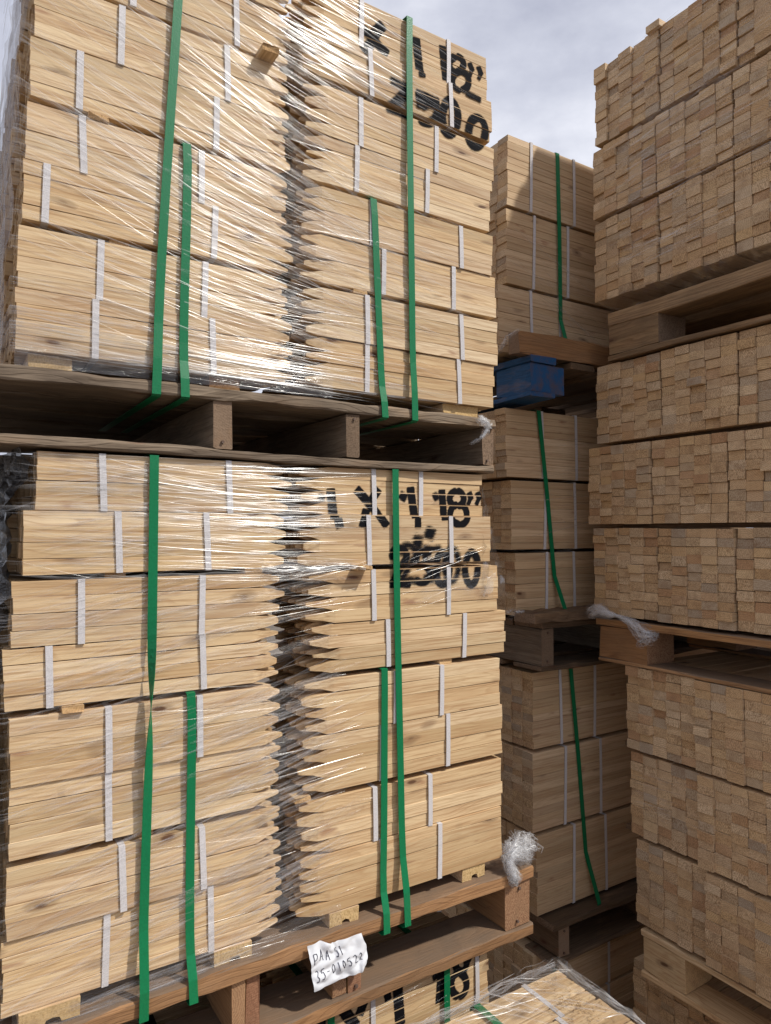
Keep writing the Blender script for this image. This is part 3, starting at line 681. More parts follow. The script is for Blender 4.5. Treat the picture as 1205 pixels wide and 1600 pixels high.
block_pallet('brown block pallet under the top load of the right stack', XR-0.012, XR+0.98, 0.62, 1.412, 0.655, 0.040, 0.525, 0.016, ['brown_wood', 'grey_end'], bx=(0.172, 0.12))
block_pallet('pallet with an orange-brown corner block under the middle load of the right stack', XR-0.012, XR+0.98, 0.62, 1.458, -0.262, 0.020, -0.378, 0.011, ['red_wood', 'red_end'], bx=(0.168, 0.12))
block_pallet('pale pine block pallet under the bottom load of the right stack', XR-0.004, XR+0.98, 0.62, 1.318, -1.126, 0.016, -1.238, 0.016, ['pine', 'pine_end'], bx=(0.13, 0.12))
for r, (z0, z1) in enumerate(((-1.83+0.13, -1.482), (-1.478, -1.262))):
    for k in range(3):
        cut_bundle(f'shadowed sawn ends at the right stack foot, {"upper" if r else "lower"} tier, {COLW[k]}', 'bundles at the foot of the right stack', XR+0.06, 1.40-0.2265*(k+1), z0, z1)
block_pallet('pallet on the ground at the foot of the right stack', XR, XR+0.98, 0.66, 1.42, -1.702, 0.018, -1.81, 0.018, ['grey_wood', 'grey_end'])

# ------------------------------------------------------------------ back stack: long smooth stakes along x, cut ends to the left
def back_bundle(load, r, x, y, z0, z1, L, bands, kk=0):
    lab = f'long smooth boards in the back stack, {load} load, {TIER[r]}' if kk == 0 else f'boards behind the front bundle of the back stack, {load} load, {TIER[r]}'
    return cut_bundle(lab, 'bundles in the back stack', x, y, z0, z1, 5, L, 0.046, band_x=bands, nh=round((z1-z0)/0.0212), jit=0.003, name='board_bundle', tight=True)
C1 = [(0.546, 0.752, 1.412, (1.547, 1.673)), (0.762, 0.996, 1.446, (1.562, 1.713)), (1.002, 1.222, 1.452, (1.545, 1.737))]
C2 = [(-0.258, -0.066, 1.476, (1.606, 1.729)), (-0.056, 0.157, 1.462, (1.601, 1.735)), (0.166, 0.377, 1.442, (1.592, 1.743))]
C3 = [(-1.180, -0.936, 1.553, (1.714, 1.864)), (-0.926, -0.684, 1.543, (1.679, 1.843)), (-0.674, -0.438, 1.545, (1.667, 1.824))]
YC = 1.60
for load, C in (('top', C1), ('middle', C2), ('bottom', C3)):
    for r, (z0, z1, x, bands) in enumerate(C):
        for kk in range(2):
            back_bundle(load, r, x+(0 if kk == 0 else U(-.012, .012)), YC+U(-.004, .004)+kk*0.236, z0, z1, 1.25, bands if kk == 0 else (), kk)
for r, (z0, z1) in enumerate(((-1.70, -1.512), (-1.504, -1.312))):
    back_bundle('lowest', r, 1.56, YC+0.02, z0, z1, 0.90, (1.70, 1.90))
    back_bundle('lowest', r, 1.56, YC+0.262, z0, z1, 0.90, (), 1)
block_pallet('blue painted block pallet with chipped corner in the back stack', 1.452, 2.75, 1.505, 2.2, 0.520, 0.020, 0.412, 0.016, ['dark_wood', 'dark_wood'], 'y', bx=(0.15, 0.135), lead_mats=['blue', 'blue_end'])  # inner boards coloured dark, painting in the shade of the opening
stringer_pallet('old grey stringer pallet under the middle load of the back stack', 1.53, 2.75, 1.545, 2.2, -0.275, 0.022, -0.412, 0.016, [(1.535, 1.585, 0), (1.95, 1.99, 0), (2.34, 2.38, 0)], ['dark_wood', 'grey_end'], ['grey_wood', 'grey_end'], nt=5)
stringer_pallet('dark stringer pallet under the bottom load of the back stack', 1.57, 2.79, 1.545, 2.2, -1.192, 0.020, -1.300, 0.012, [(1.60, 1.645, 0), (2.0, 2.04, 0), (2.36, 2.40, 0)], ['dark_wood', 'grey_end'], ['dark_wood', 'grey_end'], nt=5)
block_pallet('pallet on the ground at the foot of the back stack', 1.56, 2.44, 1.61, 2.2, -1.702, 0.018, -1.81, 0.018, ['grey_wood', 'grey_end'], 'x')
o = thing('plank', 'thick brown plank end jutting out above the blue pallet', 'plank', (1.409, 1.507, 0.522)); board('timber', 0.75, 0.042, 0.066, ['red_wood', 'grey_end'], o, (0, 0, 0), rough=0.003)
o = thing('plank', 'dark blunt plank lying on the old grey pallet of the back stack', 'plank', (1.475, 1.515, -0.274)); board('timber', 0.36, 0.09, 0.030, ['dark_wood', 'grey_end'], o, (0, 0, 0), rough=0.003)
def back_strap(label, xt, zt, xb, zb, yo=0.005):
    strap(label, [(xt, YC+0.4, zt+0.004), (xt, YC+0.01, zt+0.004), (xt, YC-yo, zt), (xt*0.6+xb*0.4, YC-yo-0.002, zt*0.6+zb*0.4), (xb*0.8+xt*0.2, YC-yo, zb*0.8+zt*0.2), (xb, YC-yo-0.04, zb), (xb, YC-0.04, zb-0.02), (xb, YC+0.3, zb-0.022)], width=0.0165)
back_strap('green strap down the top load of the back stack', 1.662, 1.223, 1.674, 0.545)
back_strap('green strap leaning across the middle load of the back stack', 1.572, 0.378, 1.652, -0.270)
back_strap('green strap leaning across the bottom load of the back stack', 1.706, -0.437, 1.785, -1.186)
strap('dark green strap on the dark lowest load of the back stack', [(1.66, YC+0.5, -1.3095), (1.645, YC+0.03, -1.3095), (1.645, YC+0.014, -1.313), (1.645, YC+0.014, -1.55)], mat='green')

# ------------------------------------------------------------------ wrapped load in the foreground, seen from above
FX, FY, FZ = 1.112, 1.085, -0.925
for k in range(6):
    for r in range(2):
        for half, x, d in (('right', FX, -1), ('left', FX-0.97, 1)):
            if half == 'left' and (r == 0 or k > 2): continue
            y = FY-0.106*(k+1)-0.002*k; z1 = FZ-0.105*(1-r)-U(0, 0.003)
            nm = ['at the far edge', 'second from the far edge', 'third from the far edge', 'fourth from the far edge', 'fifth from the far edge', 'sixth from the far edge'][k]
            if r == 1 and half == 'right' and k < 5:
                stake_bundle(x+U(-.003, .003), y, z1-0.104, z1, d, f'stake bundle on top of the foreground wrapped load, {nm}', 'stake bundles on top of the foreground load', (FX-0.105+U(-.012, .012),))
            else:
                plain_bundle(x, y, z1-0.104, z1, d, f'stake bundle inside the foreground wrapped load, {half} half, below or beyond its top', 'bundles inside the foreground load')
for k in range(3):
    for q in range(5):
        plain_bundle(FX, FY-0.106-0.212*k, FZ-0.316-0.106*q, FZ-0.212-0.106*q, -1, 'stake bundle inside the foreground wrapped load, right half, below or beyond its top', 'bundles inside the foreground load')
stringer_pallet('pallet under the foreground wrapped load', FX-1.0, FX+0.02, FY-0.72, FY+0.01, FZ-0.745, 0.022, FZ-0.85, 0.02, [(FX-0.98, FX-0.94, 0), (FX-0.5, FX-0.46, 0), (FX-0.04, FX, 0)], ['red_wood', 'red_end'], ['red_wood', 'red_end'], nt=5)
pts = [(FX-0.222, FY+0.006, FZ-0.35), (FX-0.222, FY+0.006, FZ-0.004), (FX-0.222, FY-0.004, FZ+0.004), (FX-0.222, FY-0.3, FZ+0.0045), (FX-0.222, FY-0.6, FZ+0.0045)]
strap('green strap across the top of the foreground wrapped load', pts)
# sawdust on it
vs, fs = [], []
for i in range(420):
    a, r_ = U(0, 6.28), abs(random.gauss(0, 0.045)); x, y = FX-0.05+r_*math.cos(a)*0.9, FY-0.11+r_*math.sin(a)*1.3
    if x > FX-0.004 or y > FY-0.004: continue
    z = FZ+0.0006+U(0, 0.004)*math.exp(-r_*20); s = U(0.0008, 0.003); th = U(0, 3.14); q = len(vs)
    c_, s2 = math.cos(th)*s, math.sin(th)*s
    vs += [(x-c_, y-s2, z), (x+c_*1.6, y+s2*1.6, z+U(0, .002)), (x-s2*0.5, y+c_*0.5, z+U(0, .002)), (x, y, z+s*0.7)]; fs += [(q, q+1, q+3), (q+1, q+2, q+3), (q+2, q, q+3)]
o = link('sawdust', mesh('sawdust', vs, fs, ['dust']), (0, 0, EYE)); tag(o, 'sawdust scattered on the far corner of the foreground wrapped load', 'sawdust', kind='stuff')

# ------------------------------------------------------------------ stretch film
def strand(vs, fs, pts, width, lift):
    """a taut fold of film: arched cross-section, tapering ends"""
    n = len(pts); b0 = len(vs)
    for i, (p, out) in enumerate(pts):
        t_ = (Vector(pts[min(i+1, n-1)][0])-Vector(pts[max(i-1, 0)][0])).normalized()
        out = Vector(out); sd = t_.cross(out).normalized()
        k = min(1, i/1.5+0.05, (n-1-i)/1.5+0.05)*width
        p = Vector(p)
        for a in (-1, -0.45, 0.45, 1): vs.append((p+sd*a*k*0.5+out*lift*width*(1-a*a))[:])
    for i in range(n-1):
        for j in range(3):
            a = b0+i*4+j; fs.append((a, a+1, a+5, a+4))
def film_wrap(name_label, fams, xl, xr, yf, mats=('film', 'film_fine', 'film_haze', 'film_shade', 'film_band'), cat='stretch film'):
    root = thing('stretch_wrap', name_label, cat, (xl, yf, 0), 'stretch film on the loads')
    for mk in mats:
        vs, fs = [], []
        for fam in fams:
            if fam.get('mat', 'film') != mk: continue
            for _ in range(fam['n']):
                x0 = U(*fam['x0']); x1 = U(*fam['x1']); z0 = U(*fam['z0']); sl_ = fam['s'](x0, z0)+random.gauss(0, fam.get('js', 0.03))
                w_ = U(*fam['w']) if random.random() < 0.8 else fam['w'][1]*1.6
                yo = U(0.0035, 0.007); cur = U(-0.02, 0.02); zr = fam.get('zr', 0)
                pts = []; out = (0, -1, 0)
                if x0 <= xl+0.002:
                    for yy in (0.22, 0.10): pts.append(((-0.006-U(0, .003), yy, z0-sl_*yy*0.7), (-1, 0, 0)))
                    pts.append(((-0.005, -yo*0.6, z0), (-0.7, -0.7, 0)))
                    x0 = xl+0.004
                n = max(4, int((x1-x0)/0.035))
                ph = U(0, 6)
                for i in range(n+1):
                    u = i/n; x = x0+(x1-x0)*u
                    z = z0+sl_*(x-x0)+cur*u*(1-u)+0.0007*math.sin(ph+u*n*0.9)
                    if fam.get('zmin') is not None and z < fam['zmin']: z = fam['zmin']+U(0, .003)
                    if fam.get('zmax') is not None and z > fam['zmax']: break
                    pts.append(((x-xl, -yo-0.0012*math.sin(ph+u*9), z), out))
                if x1 >= xr-0.002 and len(pts) > n:
                    zl = pts[-1][0][2]; pts.append(((xr-xl+0.004, 0.01, zl), (0.7, -0.7, 0))); pts.append(((xr-xl+0.006, 0.12, zl), (1, 0, 0)))
                if len(pts) > 3: strand(vs, fs, pts, w_, U(0.15, 0.4))
        if fs: link('film_strands', mesh('film_strands', vs, fs, [mk], smooth=True), (0, 0, 0), root)
    return root
def upslope(x, z): return -0.05-max(0, (z-0.33))*0.85 if z < 0.80 else -0.42+max(0, z-0.85)*0.3
WU = film_wrap('clear stretch film pulled into glossy strands round the upper load', [
    dict(n=150, x0=(0.06, 0.10), x1=(0.50, 1.00), z0=(0.30, 1.14), s=lambda x, z: upslope(x, z)*0.75, js=0.09, w=(0.0006, 0.0017), zmin=0.285, zmax=1.125, mat='film_fine'),
    dict(n=70, x0=(0.10, 0.40), x1=(0.45, 0.62), z0=(0.32, 1.0), s=lambda x, z: upslope(x, z)*0.9, js=0.10, w=(0.0007, 0.0018), zmin=0.285, mat='film_fine'),
    dict(n=95, x0=(0.30, 0.50), x1=(0.60, 0.92), z0=(0.32, 0.95), s=upslope, js=0.06, w=(0.0008, 0.0028), zmin=0.285),
    dict(n=60, x0=(0.45, 0.75), x1=(0.9, 1.10), z0=(0.45, 1.10), s=lambda x, z: -0.16, js=0.08, w=(0.0006, 0.0018), zmin=0.285, mat='film_fine'),
    dict(n=90, x0=(0.06, 0.22), x1=(0.34, 0.62), z0=(0.30, 1.14), s=lambda x, z: upslope(x, z)*0.8-0.05, js=0.08, w=(0.0014, 0.0042), zmin=0.285, zmax=1.125, mat='film_haze'),
    dict(n=60, x0=(0.50, 0.80), x1=(0.85, 1.10), z0=(0.42, 1.12), s=lambda x, z: -0.17, js=0.07, w=(0.0012, 0.0035), zmin=0.285, mat='film_haze'),
    dict(n=26, x0=(0.30, 0.48), x1=(0.62, 0.82), z0=(0.34, 1.05), s=lambda x, z: upslope(x, z)*0.8, js=0.04, w=(0.008, 0.020), zmin=0.285, zmax=1.12, mat='film_band'),
    dict(n=46, x0=(0.06, 0.09), x1=(0.45, 1.0), z0=(0.285, 0.36), s=lambda x, z: -0.03, js=0.03, w=(0.0008, 0.0026), zmin=0.268, mat='film_fine'),
    dict(n=60, x0=(0.45, 0.62), x1=(0.70, 0.90), z0=(0.94, 1.12), s=lambda x, z: -0.15, js=0.10, w=(0.0015, 0.006), zmax=1.122),
    ], 0.088, 1.10, YF)
WL = film_wrap('clear stretch film pulled into glossy strands round the left of the middle load', [
    dict(n=130, x0=(0.06, 0.09), x1=(0.35, 0.64), z0=(-0.76, -0.10), s=lambda x, z: 0.17, js=0.11, w=(0.0006, 0.0017), zmax=-0.075, mat='film_fine'),
    dict(n=90, x0=(0.10, 0.36), x1=(0.52, 0.70), z0=(-0.76, -0.36), s=lambda x, z: 0.24, js=0.09, w=(0.0006, 0.0020), mat='film_fine'),
    dict(n=60, x0=(0.28, 0.46), x1=(0.58, 0.76), z0=(-0.75, -0.40), s=lambda x, z: 0.24, js=0.09, w=(0.0010, 0.0030)),
    dict(n=100, x0=(0.07, 0.24), x1=(0.34, 0.62), z0=(-0.76, -0.12), s=lambda x, z: 0.22, js=0.09, w=(0.0014, 0.0042), zmax=-0.075, mat='film_haze'),
    dict(n=45, x0=(0.08, 0.24), x1=(0.34, 0.70), z0=(-0.07, 0.13), s=lambda x, z: 0.02, js=0.14, w=(0.0012, 0.0036), zmax=0.130, zmin=-0.08, mat='film_haze'),
    dict(n=22, x0=(0.30, 0.46), x1=(0.60, 0.76), z0=(-0.74, 0.10), s=lambda x, z: 0.20 if z < -0.1 else -0.03, js=0.05, w=(0.008, 0.018), zmax=0.128, mat='film_band'),
    dict(n=34, x0=(0.42, 0.52), x1=(0.60, 0.76), z0=(-0.56, -0.36), s=lambda x, z: 0.32, js=0.09, w=(0.0012, 0.0036)),
    dict(n=34, x0=(0.40, 0.50), x1=(0.60, 0.72), z0=(-0.76, -0.66), s=lambda x, z: 0.24, js=0.06, w=(0.0012, 0.0036)),
    dict(n=80, x0=(0.08, 0.12), x1=(0.45, 0.80), z0=(-0.07, 0.13), s=lambda x, z: -0.04, js=0.07, w=(0.0006, 0.0022), zmax=0.131, zmin=-0.085, mat='film_fine'),
    dict(n=50, x0=(0.36, 0.50), x1=(0.62, 0.78), z0=(-0.09, 0.12), s=lambda x, z: -0.03, js=0.05, w=(0.0009, 0.0030), zmax=0.130),
    dict(n=60, x0=(0.08, 0.22), x1=(0.26, 0.44), z0=(-0.28, 0.10), s=lambda x, z: 0.36, js=0.09, w=(0.0006, 0.0018), zmax=0.131, mat='film_fine'),
    dict(n=30, x0=(0.45, 0.58), x1=(0.66, 0.80), z0=(-0.20, -0.07), s=lambda x, z: 0.14, js=0.07, w=(0.0008, 0.0022), zmax=-0.06),
    dict(n=24, x0=(0.10, 0.36), x1=(0.42, 0.66), z0=(-0.800, -0.765), s=lambda x, z: 0.02, js=0.03, w=(0.0012, 0.0045)),
    dict(n=16, x0=(0.80, 0.88), x1=(0.95, 1.07), z0=(-0.17, -0.06), s=lambda x, z: 0.25, js=0.12, w=(0.0008, 0.0020), mat='film_fine'),
    ], 0.080, 1.11, YF)
WB = film_wrap('fine film strands over the sprayed front of the bottom load', [dict(n=37, x0=(0.35, 0.7), x1=(0.8, 1.06), z0=(-1.3, -0.97), s=lambda x, z: 0.10, js=0.05, w=(0.0006, 0.0014), zmax=-0.958, mat='film_fine')], 0.10, 1.07, YF, ('film_fine',))
WC1 = film_wrap('film strands over the top load of the back stack', [dict(n=23, x0=(1.43, 1.56), x1=(1.6, 1.95), z0=(0.60, 1.2), s=lambda x, z: -0.22, js=0.12, w=(0.0006, 0.0022), zmin=0.55, zmax=1.22, mat='film_shade'),
    dict(n=11, x0=(1.55, 1.62), x1=(1.80, 1.95), z0=(0.70, 0.80), s=lambda x, z: -0.50, js=0.05, w=(0.0015, 0.0043), zmin=0.55)], 1.41, 2.3, YC-0.006)
WC2 = film_wrap('sparse film strands over the middle load of the back stack', [dict(n=16, x0=(1.5, 1.66), x1=(1.75, 1.95), z0=(-0.22, 0.33), s=lambda x, z: 0.12, js=0.05, w=(0.0006, 0.0016), zmax=0.37, mat='film_shade')], 1.44, 2.3, YC-0.006, ('film_shade',))
def film_side(label, fams):
    """film strands on the cut-end face of the right stack"""
    root = thing('stretch_wrap', label, 'stretch film', (XR, 1.48, 0), 'stretch film on the loads'); vs, fs = [], []
    for fam in fams:
        for _ in range(fam['n']):
            y0, y1, z0 = U(*fam['y0']), U(*fam['y1']), U(*fam['z0']); s_ = fam['s']+random.gauss(0, fam['js']); yo = U(0.010, 0.016)
            n = 8; pts = []
            for i in range(n+1):
                y = y0+(y1-y0)*i/n; z = z0+s_*(y0-y)
                if z > fam['zmax'] or z < fam['zmin']: continue
                pts.append(((-yo, y-1.48, z), (-1, 0, 0)))
            if len(pts) > 3: strand(vs, fs, pts, U(*fam['w']), U(0.15, 0.4))
    link('film_strands', mesh('film_strands', vs, fs, ['film_shade'], smooth=True), (0, 0, 0), root); return root
film_side('fine film strands across the sawn ends of the top load of the right stack', [dict(n=130, y0=(1.3, 1.475), y1=(0.9, 1.25), z0=(0.75, 1.40), s=0.10, js=0.10, w=(0.0008, 0.003), zmin=0.72, zmax=1.425),
    dict(n=50, y0=(1.0, 1.2), y1=(0.6, 0.9), z0=(0.9, 1.40), s=0.04, js=0.08, w=(0.0008, 0.002), zmin=0.72, zmax=1.425)])
film_side('fine film strands across the bottom load of the right stack', [dict(n=14, y0=(1.30, 1.36), y1=(1.1, 1.25), z0=(-0.8, -0.68), s=0.02, js=0.06, w=(0.0008, 0.002), zmin=-1.1, zmax=-0.4)])

def sheet(name, mat, corners, nu, nv, amp, freq, parent=None, seed=0, loc=(0, 0, 0), edge=0.0):
    """crumpled sheet between four corners (u along a->b, v along a->d)"""
    a, b_, c_, d_ = [Vector(q) for q in corners]; nn = (b_-a).cross(d_-a).normalized(); vs, fs = [], []
    for j in range(nv+1):
        for i in range(nu+1):
            u, v = i/nu, j/nv; p_ = (a*(1-u)+b_*u)*(1-v)+(d_*(1-u)+c_*u)*v
            q = Vector((p_.x*freq[0]+seed, p_.y*freq[1], p_.z*freq[2]))
            h = abs(mnoise.noise(q))*1.4+0.5*abs(mnoise.noise(q*2.3))-0.4
            p_ = p_+nn*amp*h
            if edge and (i in (0, nu) or j in (0, nv)): p_ += Vector((U(-edge, edge), 0, U(-edge, edge)))
            vs.append(p_[:])
    for j in range(nv):
        for i in range(nu):
            k = j*(nu+1)+i; fs.append((k, k+1, k+nu+2, k+nu+1))
    return link(name, mesh(name, vs, fs, [mat], smooth=True), loc, parent)
# film over the left flanks
def rel(root, pts): return [(p_[0]-root.location.x, p_[1]-root.location.y, p_[2]-root.location.z+EYE) for p_ in pts]
sheet('flank_sheet', 'film_flank', rel(WU, [(0.070, YF+0.004, 0.28), (0.075, YF+1.0, 0.28), (0.11, YF+1.0, 1.13), (0.105, YF+0.004, 1.13)]), 30, 40, 0.018, (12, 12, 5), WU, 3)
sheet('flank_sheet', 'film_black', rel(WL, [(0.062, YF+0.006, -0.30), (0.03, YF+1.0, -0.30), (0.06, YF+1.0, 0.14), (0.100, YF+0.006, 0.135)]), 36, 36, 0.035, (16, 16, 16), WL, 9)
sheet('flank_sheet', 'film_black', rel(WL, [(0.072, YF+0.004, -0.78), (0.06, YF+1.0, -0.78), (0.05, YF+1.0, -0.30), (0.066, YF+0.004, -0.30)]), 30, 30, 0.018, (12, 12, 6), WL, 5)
# film skirts above the pallet decks
sheet('skirt', 'film_sheet', rel(WU, [(0.09, YF-0.006, 0.264), (0.66, YF-0.006, 0.268), (0.66, YF-0.005, 0.305), (0.09, YF-0.005, 0.305)]), 60, 5, 0.004, (14, 14, 60), WU, 1)
sheet('skirt', 'film_sheet', rel(WL, [(0.10, YF-0.012, -0.790), (0.68, YF-0.010, -0.786), (0.68, YF-0.006, -0.742), (0.10, YF-0.006, -0.742)]), 60, 6, 0.006, (14, 14, 50), WL, 2)
sheet('skirt', 'film_dark', rel(SKIRT, [(XR-0.004, 1.462, 0.708), (XR+0.03, 1.42, 0.662), (XR+0.03, 0.75, 0.668), (XR-0.004, 0.75, 0.708)][::-1]), 8, 50, 0.012, (24, 24, 24), SKIRT, 11)
# loose film hanging off the right end of the middle load
sheet('loose_film', 'film_dark', rel(WL, [(1.050, YF-0.004, -0.150), (1.155, YF+0.03, -0.155), (1.062, YF+0.01, 0.10), (1.055, YF-0.004, 0.10)]), 14, 26, 0.010, (40, 40, 40), WL, 4, edge=0.002)
sheet('loose_film', 'film_bunch', rel(WL, [(1.045, YF-0.012, -0.150), (1.075, YF-0.012, -0.140), (1.085, YF-0.010, -0.095), (1.060, YF-0.010, -0.105)]), 8, 8, 0.008, (80, 80, 80), WL, 6, edge=0.003)
sheet('loose_film', 'film_sheet', rel(WL, [(0.83, YF-0.007, -0.155), (1.08, YF-0.007, -0.155), (1.08, YF-0.006, -0.09), (0.92, YF-0.006, -0.10)]), 24, 8, 0.003, (30, 30, 60), WL, 8)
def bunch(label, path, spread, n, width, root=None, name='film_knot', mat='film_bunch', wild=0.3):
    """gathered film: many folds drawn together along a path"""
    P = [Vector(q) for q in path]; o0 = P[0].copy(); vs, fs = [], []
    for _ in range(n):
        a, rr = U(0, 6.28), U(0.3, 1); tw = U(-1.5, 1.5); pts = []
        m_ = len(P)*3
        for i in range(m_+1):
            s = i/m_*(len(P)-1); k = min(int(s), len(P)-2); u = s-k
            c_ = P[k]*(1-u)+P[k+1]*u; sp = spread[k]*(1-u)+spread[k+1]*u
            t_ = (P[k+1]-P[k]).normalized(); e1 = t_.orthogonal().normalized(); e2 = t_.cross(e1)
            an = a+tw*s; off = e1*math.cos(an)*sp*rr+e2*math.sin(an)*sp*rr
            off += Vector((U(-1, 1), U(-1, 1), U(-1, 1)))*sp*wild
            pts.append(((c_+off-o0), (off.normalized() if off.length > 1e-6 else e1)))
        strand(vs, fs, pts, width*U(0.5, 1.5), 0.3)
    me = mesh(name, vs, fs, [mat], smooth=True)
    if root: return link(name, me, (o0.x-root.location.x, o0.y-root.location.y, o0.z), root)
    return tag(link(name, me, (o0.x, o0.y, o0.z+EYE)), label, 'film knot', 'knots of gathered film')
def P_(x, y, Y): return tuple(onY(x, y, Y))
bunch('small white film knot tied on the right end of the upper pallet', [P_(748, 652, YF-0.02), P_(758, 660, YF-0.024), P_(764, 668, YF-0.02), P_(752, 685, YF-0.018), P_(735, 694, YF+0.02)], [0.008, 0.010, 0.008, 0.004, 0.002], 40, 0.004, name='film_knot', wild=0.5)
bunch('big shiny knot of gathered film on the right end of the lower pallet', [P_(826, 1322, YF+0.01), P_(812, 1325, YF), P_(797, 1335, YF-0.015), P_(795, 1352, YF-0.024), P_(803, 1370, YF-0.026), P_(802, 1376, YF-0.015)], [0.024, 0.030, 0.017, 0.009, 0.014, 0.011], 120, 0.0055, name='film_knot', wild=0.55)
def Q_(x, y, X): return tuple(onX(x, y, X))
bunch('frayed film knot with a fanned tail on the corner block of the right stack', [Q_(921, 958, XR-0.03), Q_(935, 952, XR-0.03), Q_(950, 960, XR-0.025), Q_(964, 962, XR-0.022), Q_(985, 972, XR-0.02), Q_(1012, 995, XR-0.016), Q_(1016, 1000, XR-0.01)], [0.018, 0.024, 0.014, 0.004, 0.014, 0.034, 0.040], 110, 0.0035, name='film_knot', wild=0.16)
bunch('rope of film drawn tight to the poking spacer end', [P_(410, 893, YF-0.012), P_(480, 890, YF-0.016), P_(540, 884, YF-0.022), P_(572, 889, YF-0.030)], [0.012, 0.010, 0.006, 0.002], 18, 0.004, root=WL, name='film_rope', mat='film')
bunch('', [P_(775, 545, YC-0.1), P_(790, 530, YC-0.12), P_(812, 514, YC-0.15)], [0.02, 0.012, 0.004], 14, 0.004, root=WC1, name='film_rope', mat='film_fine')
bunch('', [P_(820, 955, YC-0.09), P_(806, 955, YC-0.08), P_(790, 962, YC-0.04)], [0.004, 0.010, 0.02], 14, 0.004, root=WC2, name='film_rope', mat='film_fine')
# film over the foreground load: crumpled hood
root = thing('stretch_wrap', 'crumpled clear film hood over the foreground wrapped load', 'stretch film', (FX, FY, FZ), 'stretch film on the loads')
vs, fs = [], []
nu, nv = 44, 30
for j in range(nv+1):
    for i in range(nu+1):
        u, v = i/nu, j/nv
        x = 0.018-0.62*u; y = 0.024-0.62*v
        q = Vector((x*14, y*14, 3)); h = abs(mnoise.noise(q))+0.6*abs(mnoise.noise(q*2.7))
        edge = min(1, max(0, 0.03-min(0.018-x, 0.024-y))/0.03)
        z = 0.008+0.016*h*min(1, 0.35+math.exp(-min(0.018-x, 0.024-y)/0.10))-0.06*edge**2+(0.020*math.exp(-((x+0.03)**2+(y+0.02)**2)/0.004))
        vs.append((x, y, z))
for j in range(nv):
    for i in range(nu):
        k = j*(nu+1)+i; fs.append((k, k+nu+1, k+nu+2, k+1))
link('hood', mesh('hood', vs, fs, ['film_dark'], smooth=True), (0, 0, 0), root)
vs, fs = [], []
for _ in range(90):
    a = U(0, 1); x0 = -0.60*random.random(); L = U(0.05, 0.22); ang = random.gauss(-0.5, 0.5); y0 = 0.012-abs(random.gauss(0, 0.07))
    pts = [((x0+L*math.cos(ang)*s/6, min(0.015, y0+L*math.sin(ang)*s/6), 0.016+0.003*math.sin(s)), (0, 0, 1)) for s in range(7)]
    pts = [q for q in pts if q[0][0] < 0.012]
    if len(pts) > 3: strand(vs, fs, pts, U(0.001, 0.005), 0.35)
for e_ in range(36):                                 # bunched along the far and right edges
    if e_ < 20: pts = [((-0.6+0.6*s/8+0.01, 0.014+U(-.004, .006), -0.004+U(-.008, .012)), (0, 0.6, 0.8)) for s in range(9)]
    else: pts = [((0.012+U(-.004, .006), 0.01-0.5*s/8, -0.004+U(-.008, .012)), (0.6, 0, 0.8)) for s in range(9)]
    strand(vs, fs, pts, U(0.002, 0.006), 0.35)
link('film_strands', mesh('film_strands', vs, fs, ['film_shade'], smooth=True), (0, 0, 0), root)

# ------------------------------------------------------------------ handwritten paper note stapled to the lower pallet
NY = YF-0.028
root = thing('paper_note', 'crumpled white paper note with handwritten code pinned to the lower pallet', 'paper note', (0.66, NY, -0.82))
def note_pt(u, v):
    """u 0..1 left to right, v 0..1 top to bottom, traced on the sheet's own plane"""
    top = [(480, 1478), (500, 1469), (517, 1473), (525, 1470), (545, 1462), (563, 1456)]; bt = [(490, 1549), (505, 1541), (525, 1533), (545, 1524), (562, 1518), (567, 1514)]
    s = u*5; k = min(4, int(s)); f = s-k
    a = [top[k][i]*(1-f)+top[k+1][i]*f for i in (0, 1)]; b_ = [bt[k][i]*(1-f)+bt[k+1][i]*f for i in (0, 1)]
    bul = 8*math.sin(math.pi*v)*max(0, u-0.7)/0.3*(1 if v > 0.3 else v/0.3)
    x, y = a[0]*(1-v)+b_[0]*v+bul, a[1]*(1-v)+b_[1]*v
    q = onY(x, y, NY)
    cr_ = 0.010*abs(mnoise.noise(Vector((u*2.3+v, v*1.8, 1.3))))+0.007*abs(mnoise.noise(Vector((u*5, v*4+u*2, 7))))-0.004*math.exp(-((u-0.44)/0.06)**2-(v/0.3)**2)
    return Vector((q.x-0.66, -cr_, q.z+0.82))
vs, fs = [], []
n = 36
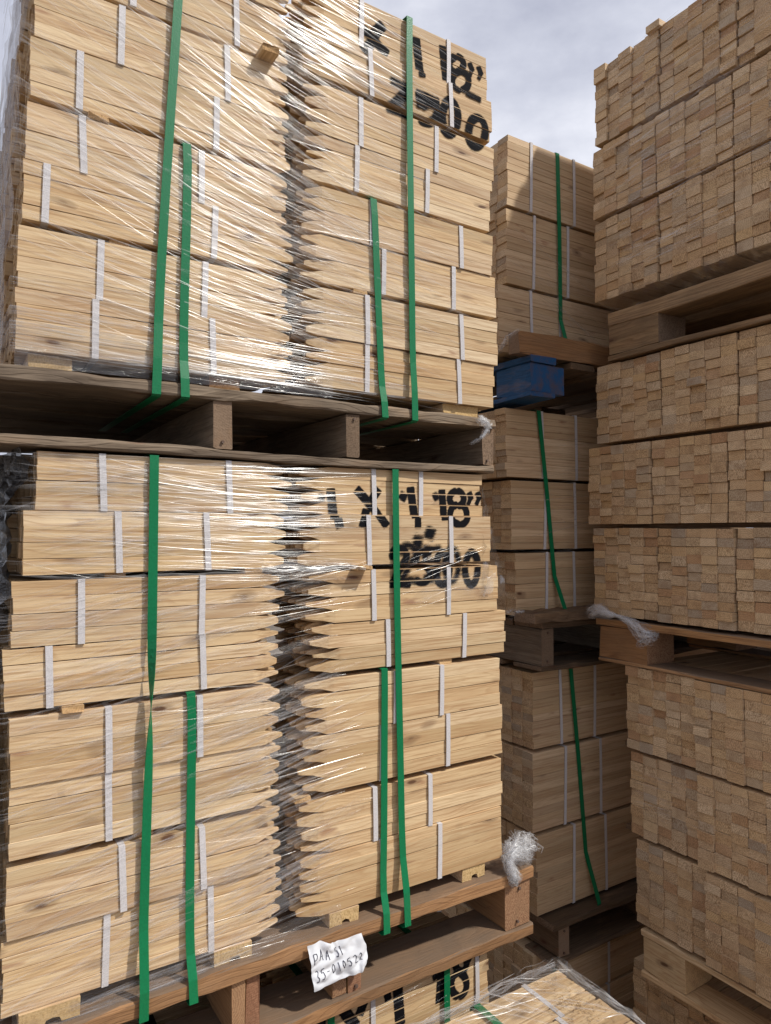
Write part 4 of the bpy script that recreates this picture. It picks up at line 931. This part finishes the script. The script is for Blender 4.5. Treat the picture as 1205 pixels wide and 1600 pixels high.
for j in range(n+1):
    for i in range(n+1): vs.append(note_pt(i/n, j/n)[:])
for j in range(n):
    for i in range(n): k = j*(n+1)+i; fs.append((k, k+n+1, k+n+2, k+1))
link('sheet', mesh('sheet', vs, fs, ['paper'], smooth=True), (0, 0, 0), root)
GL = {'P': [[(0, 1), (0, 0), (.6, .05), (.7, .3), (.5, .5), (0, .55)]], 'A': [[(0, 1), (.35, 0), (.7, 1)], [(.12, .65), (.6, .6)]],
      '5': [[(.7, 0), (.1, .05), (.05, .42), (.5, .4), (.7, .7), (.4, 1), (0, .9)]], '1': [[(.2, .1), (.35, 0), (.3, 1)]], '3': [[(0, .1), (.4, 0), (.6, .2), (.3, .45), (.65, .7), (.4, 1), (0, .92)]],
      '-': [[(0, .5), (.6, .48)]], '0': [[(.35, 0), (0, .4), (.2, 1), (.6, .7), (.6, .2), (.35, 0)]], '2': [[(0, .2), (.35, 0), (.6, .25), (.1, .95), (.7, .95)]]}
vs, fs = [], []
def write(txt, u0, v0, du, dv, drop):
    for i, ch in enumerate(txt):
        for line in GL.get(ch, []):
            den = []
            for (ax, ay), (bx_, by_) in zip(line, line[1:]):
                for s in range(5): den.append((ax+(bx_-ax)*s/5, ay+(by_-ay)*s/5))
            den.append(line[-1])
            pts = [note_pt(u0+(i+x*0.8)*du, v0+y*dv+drop*i)+Vector((0, -0.0006, 0)) for x, y in den]
            b0 = len(vs)
            for k, p_ in enumerate(pts):
                t_ = (pts[min(k+1, len(pts)-1)]-pts[max(k-1, 0)]); sd = Vector((-t_.z, 0, t_.x)); sd = sd.normalized()*0.00075 if sd.length > 1e-9 else Vector((0.0007, 0, 0))
                vs.extend([(p_-sd)[:], (p_+sd)[:]])
            for k in range(len(pts)-1): fs.append((b0+2*k, b0+2*k+1, b0+2*k+3, b0+2*k+2))
write('PAA 51', 0.06, 0.20, 0.105, 0.23, -0.012)
write('35-010522', 0.07, 0.60, 0.096, 0.22, -0.018)
link('handwriting', mesh('handwriting', vs, fs, ['ink']), (0, 0, 0), root)
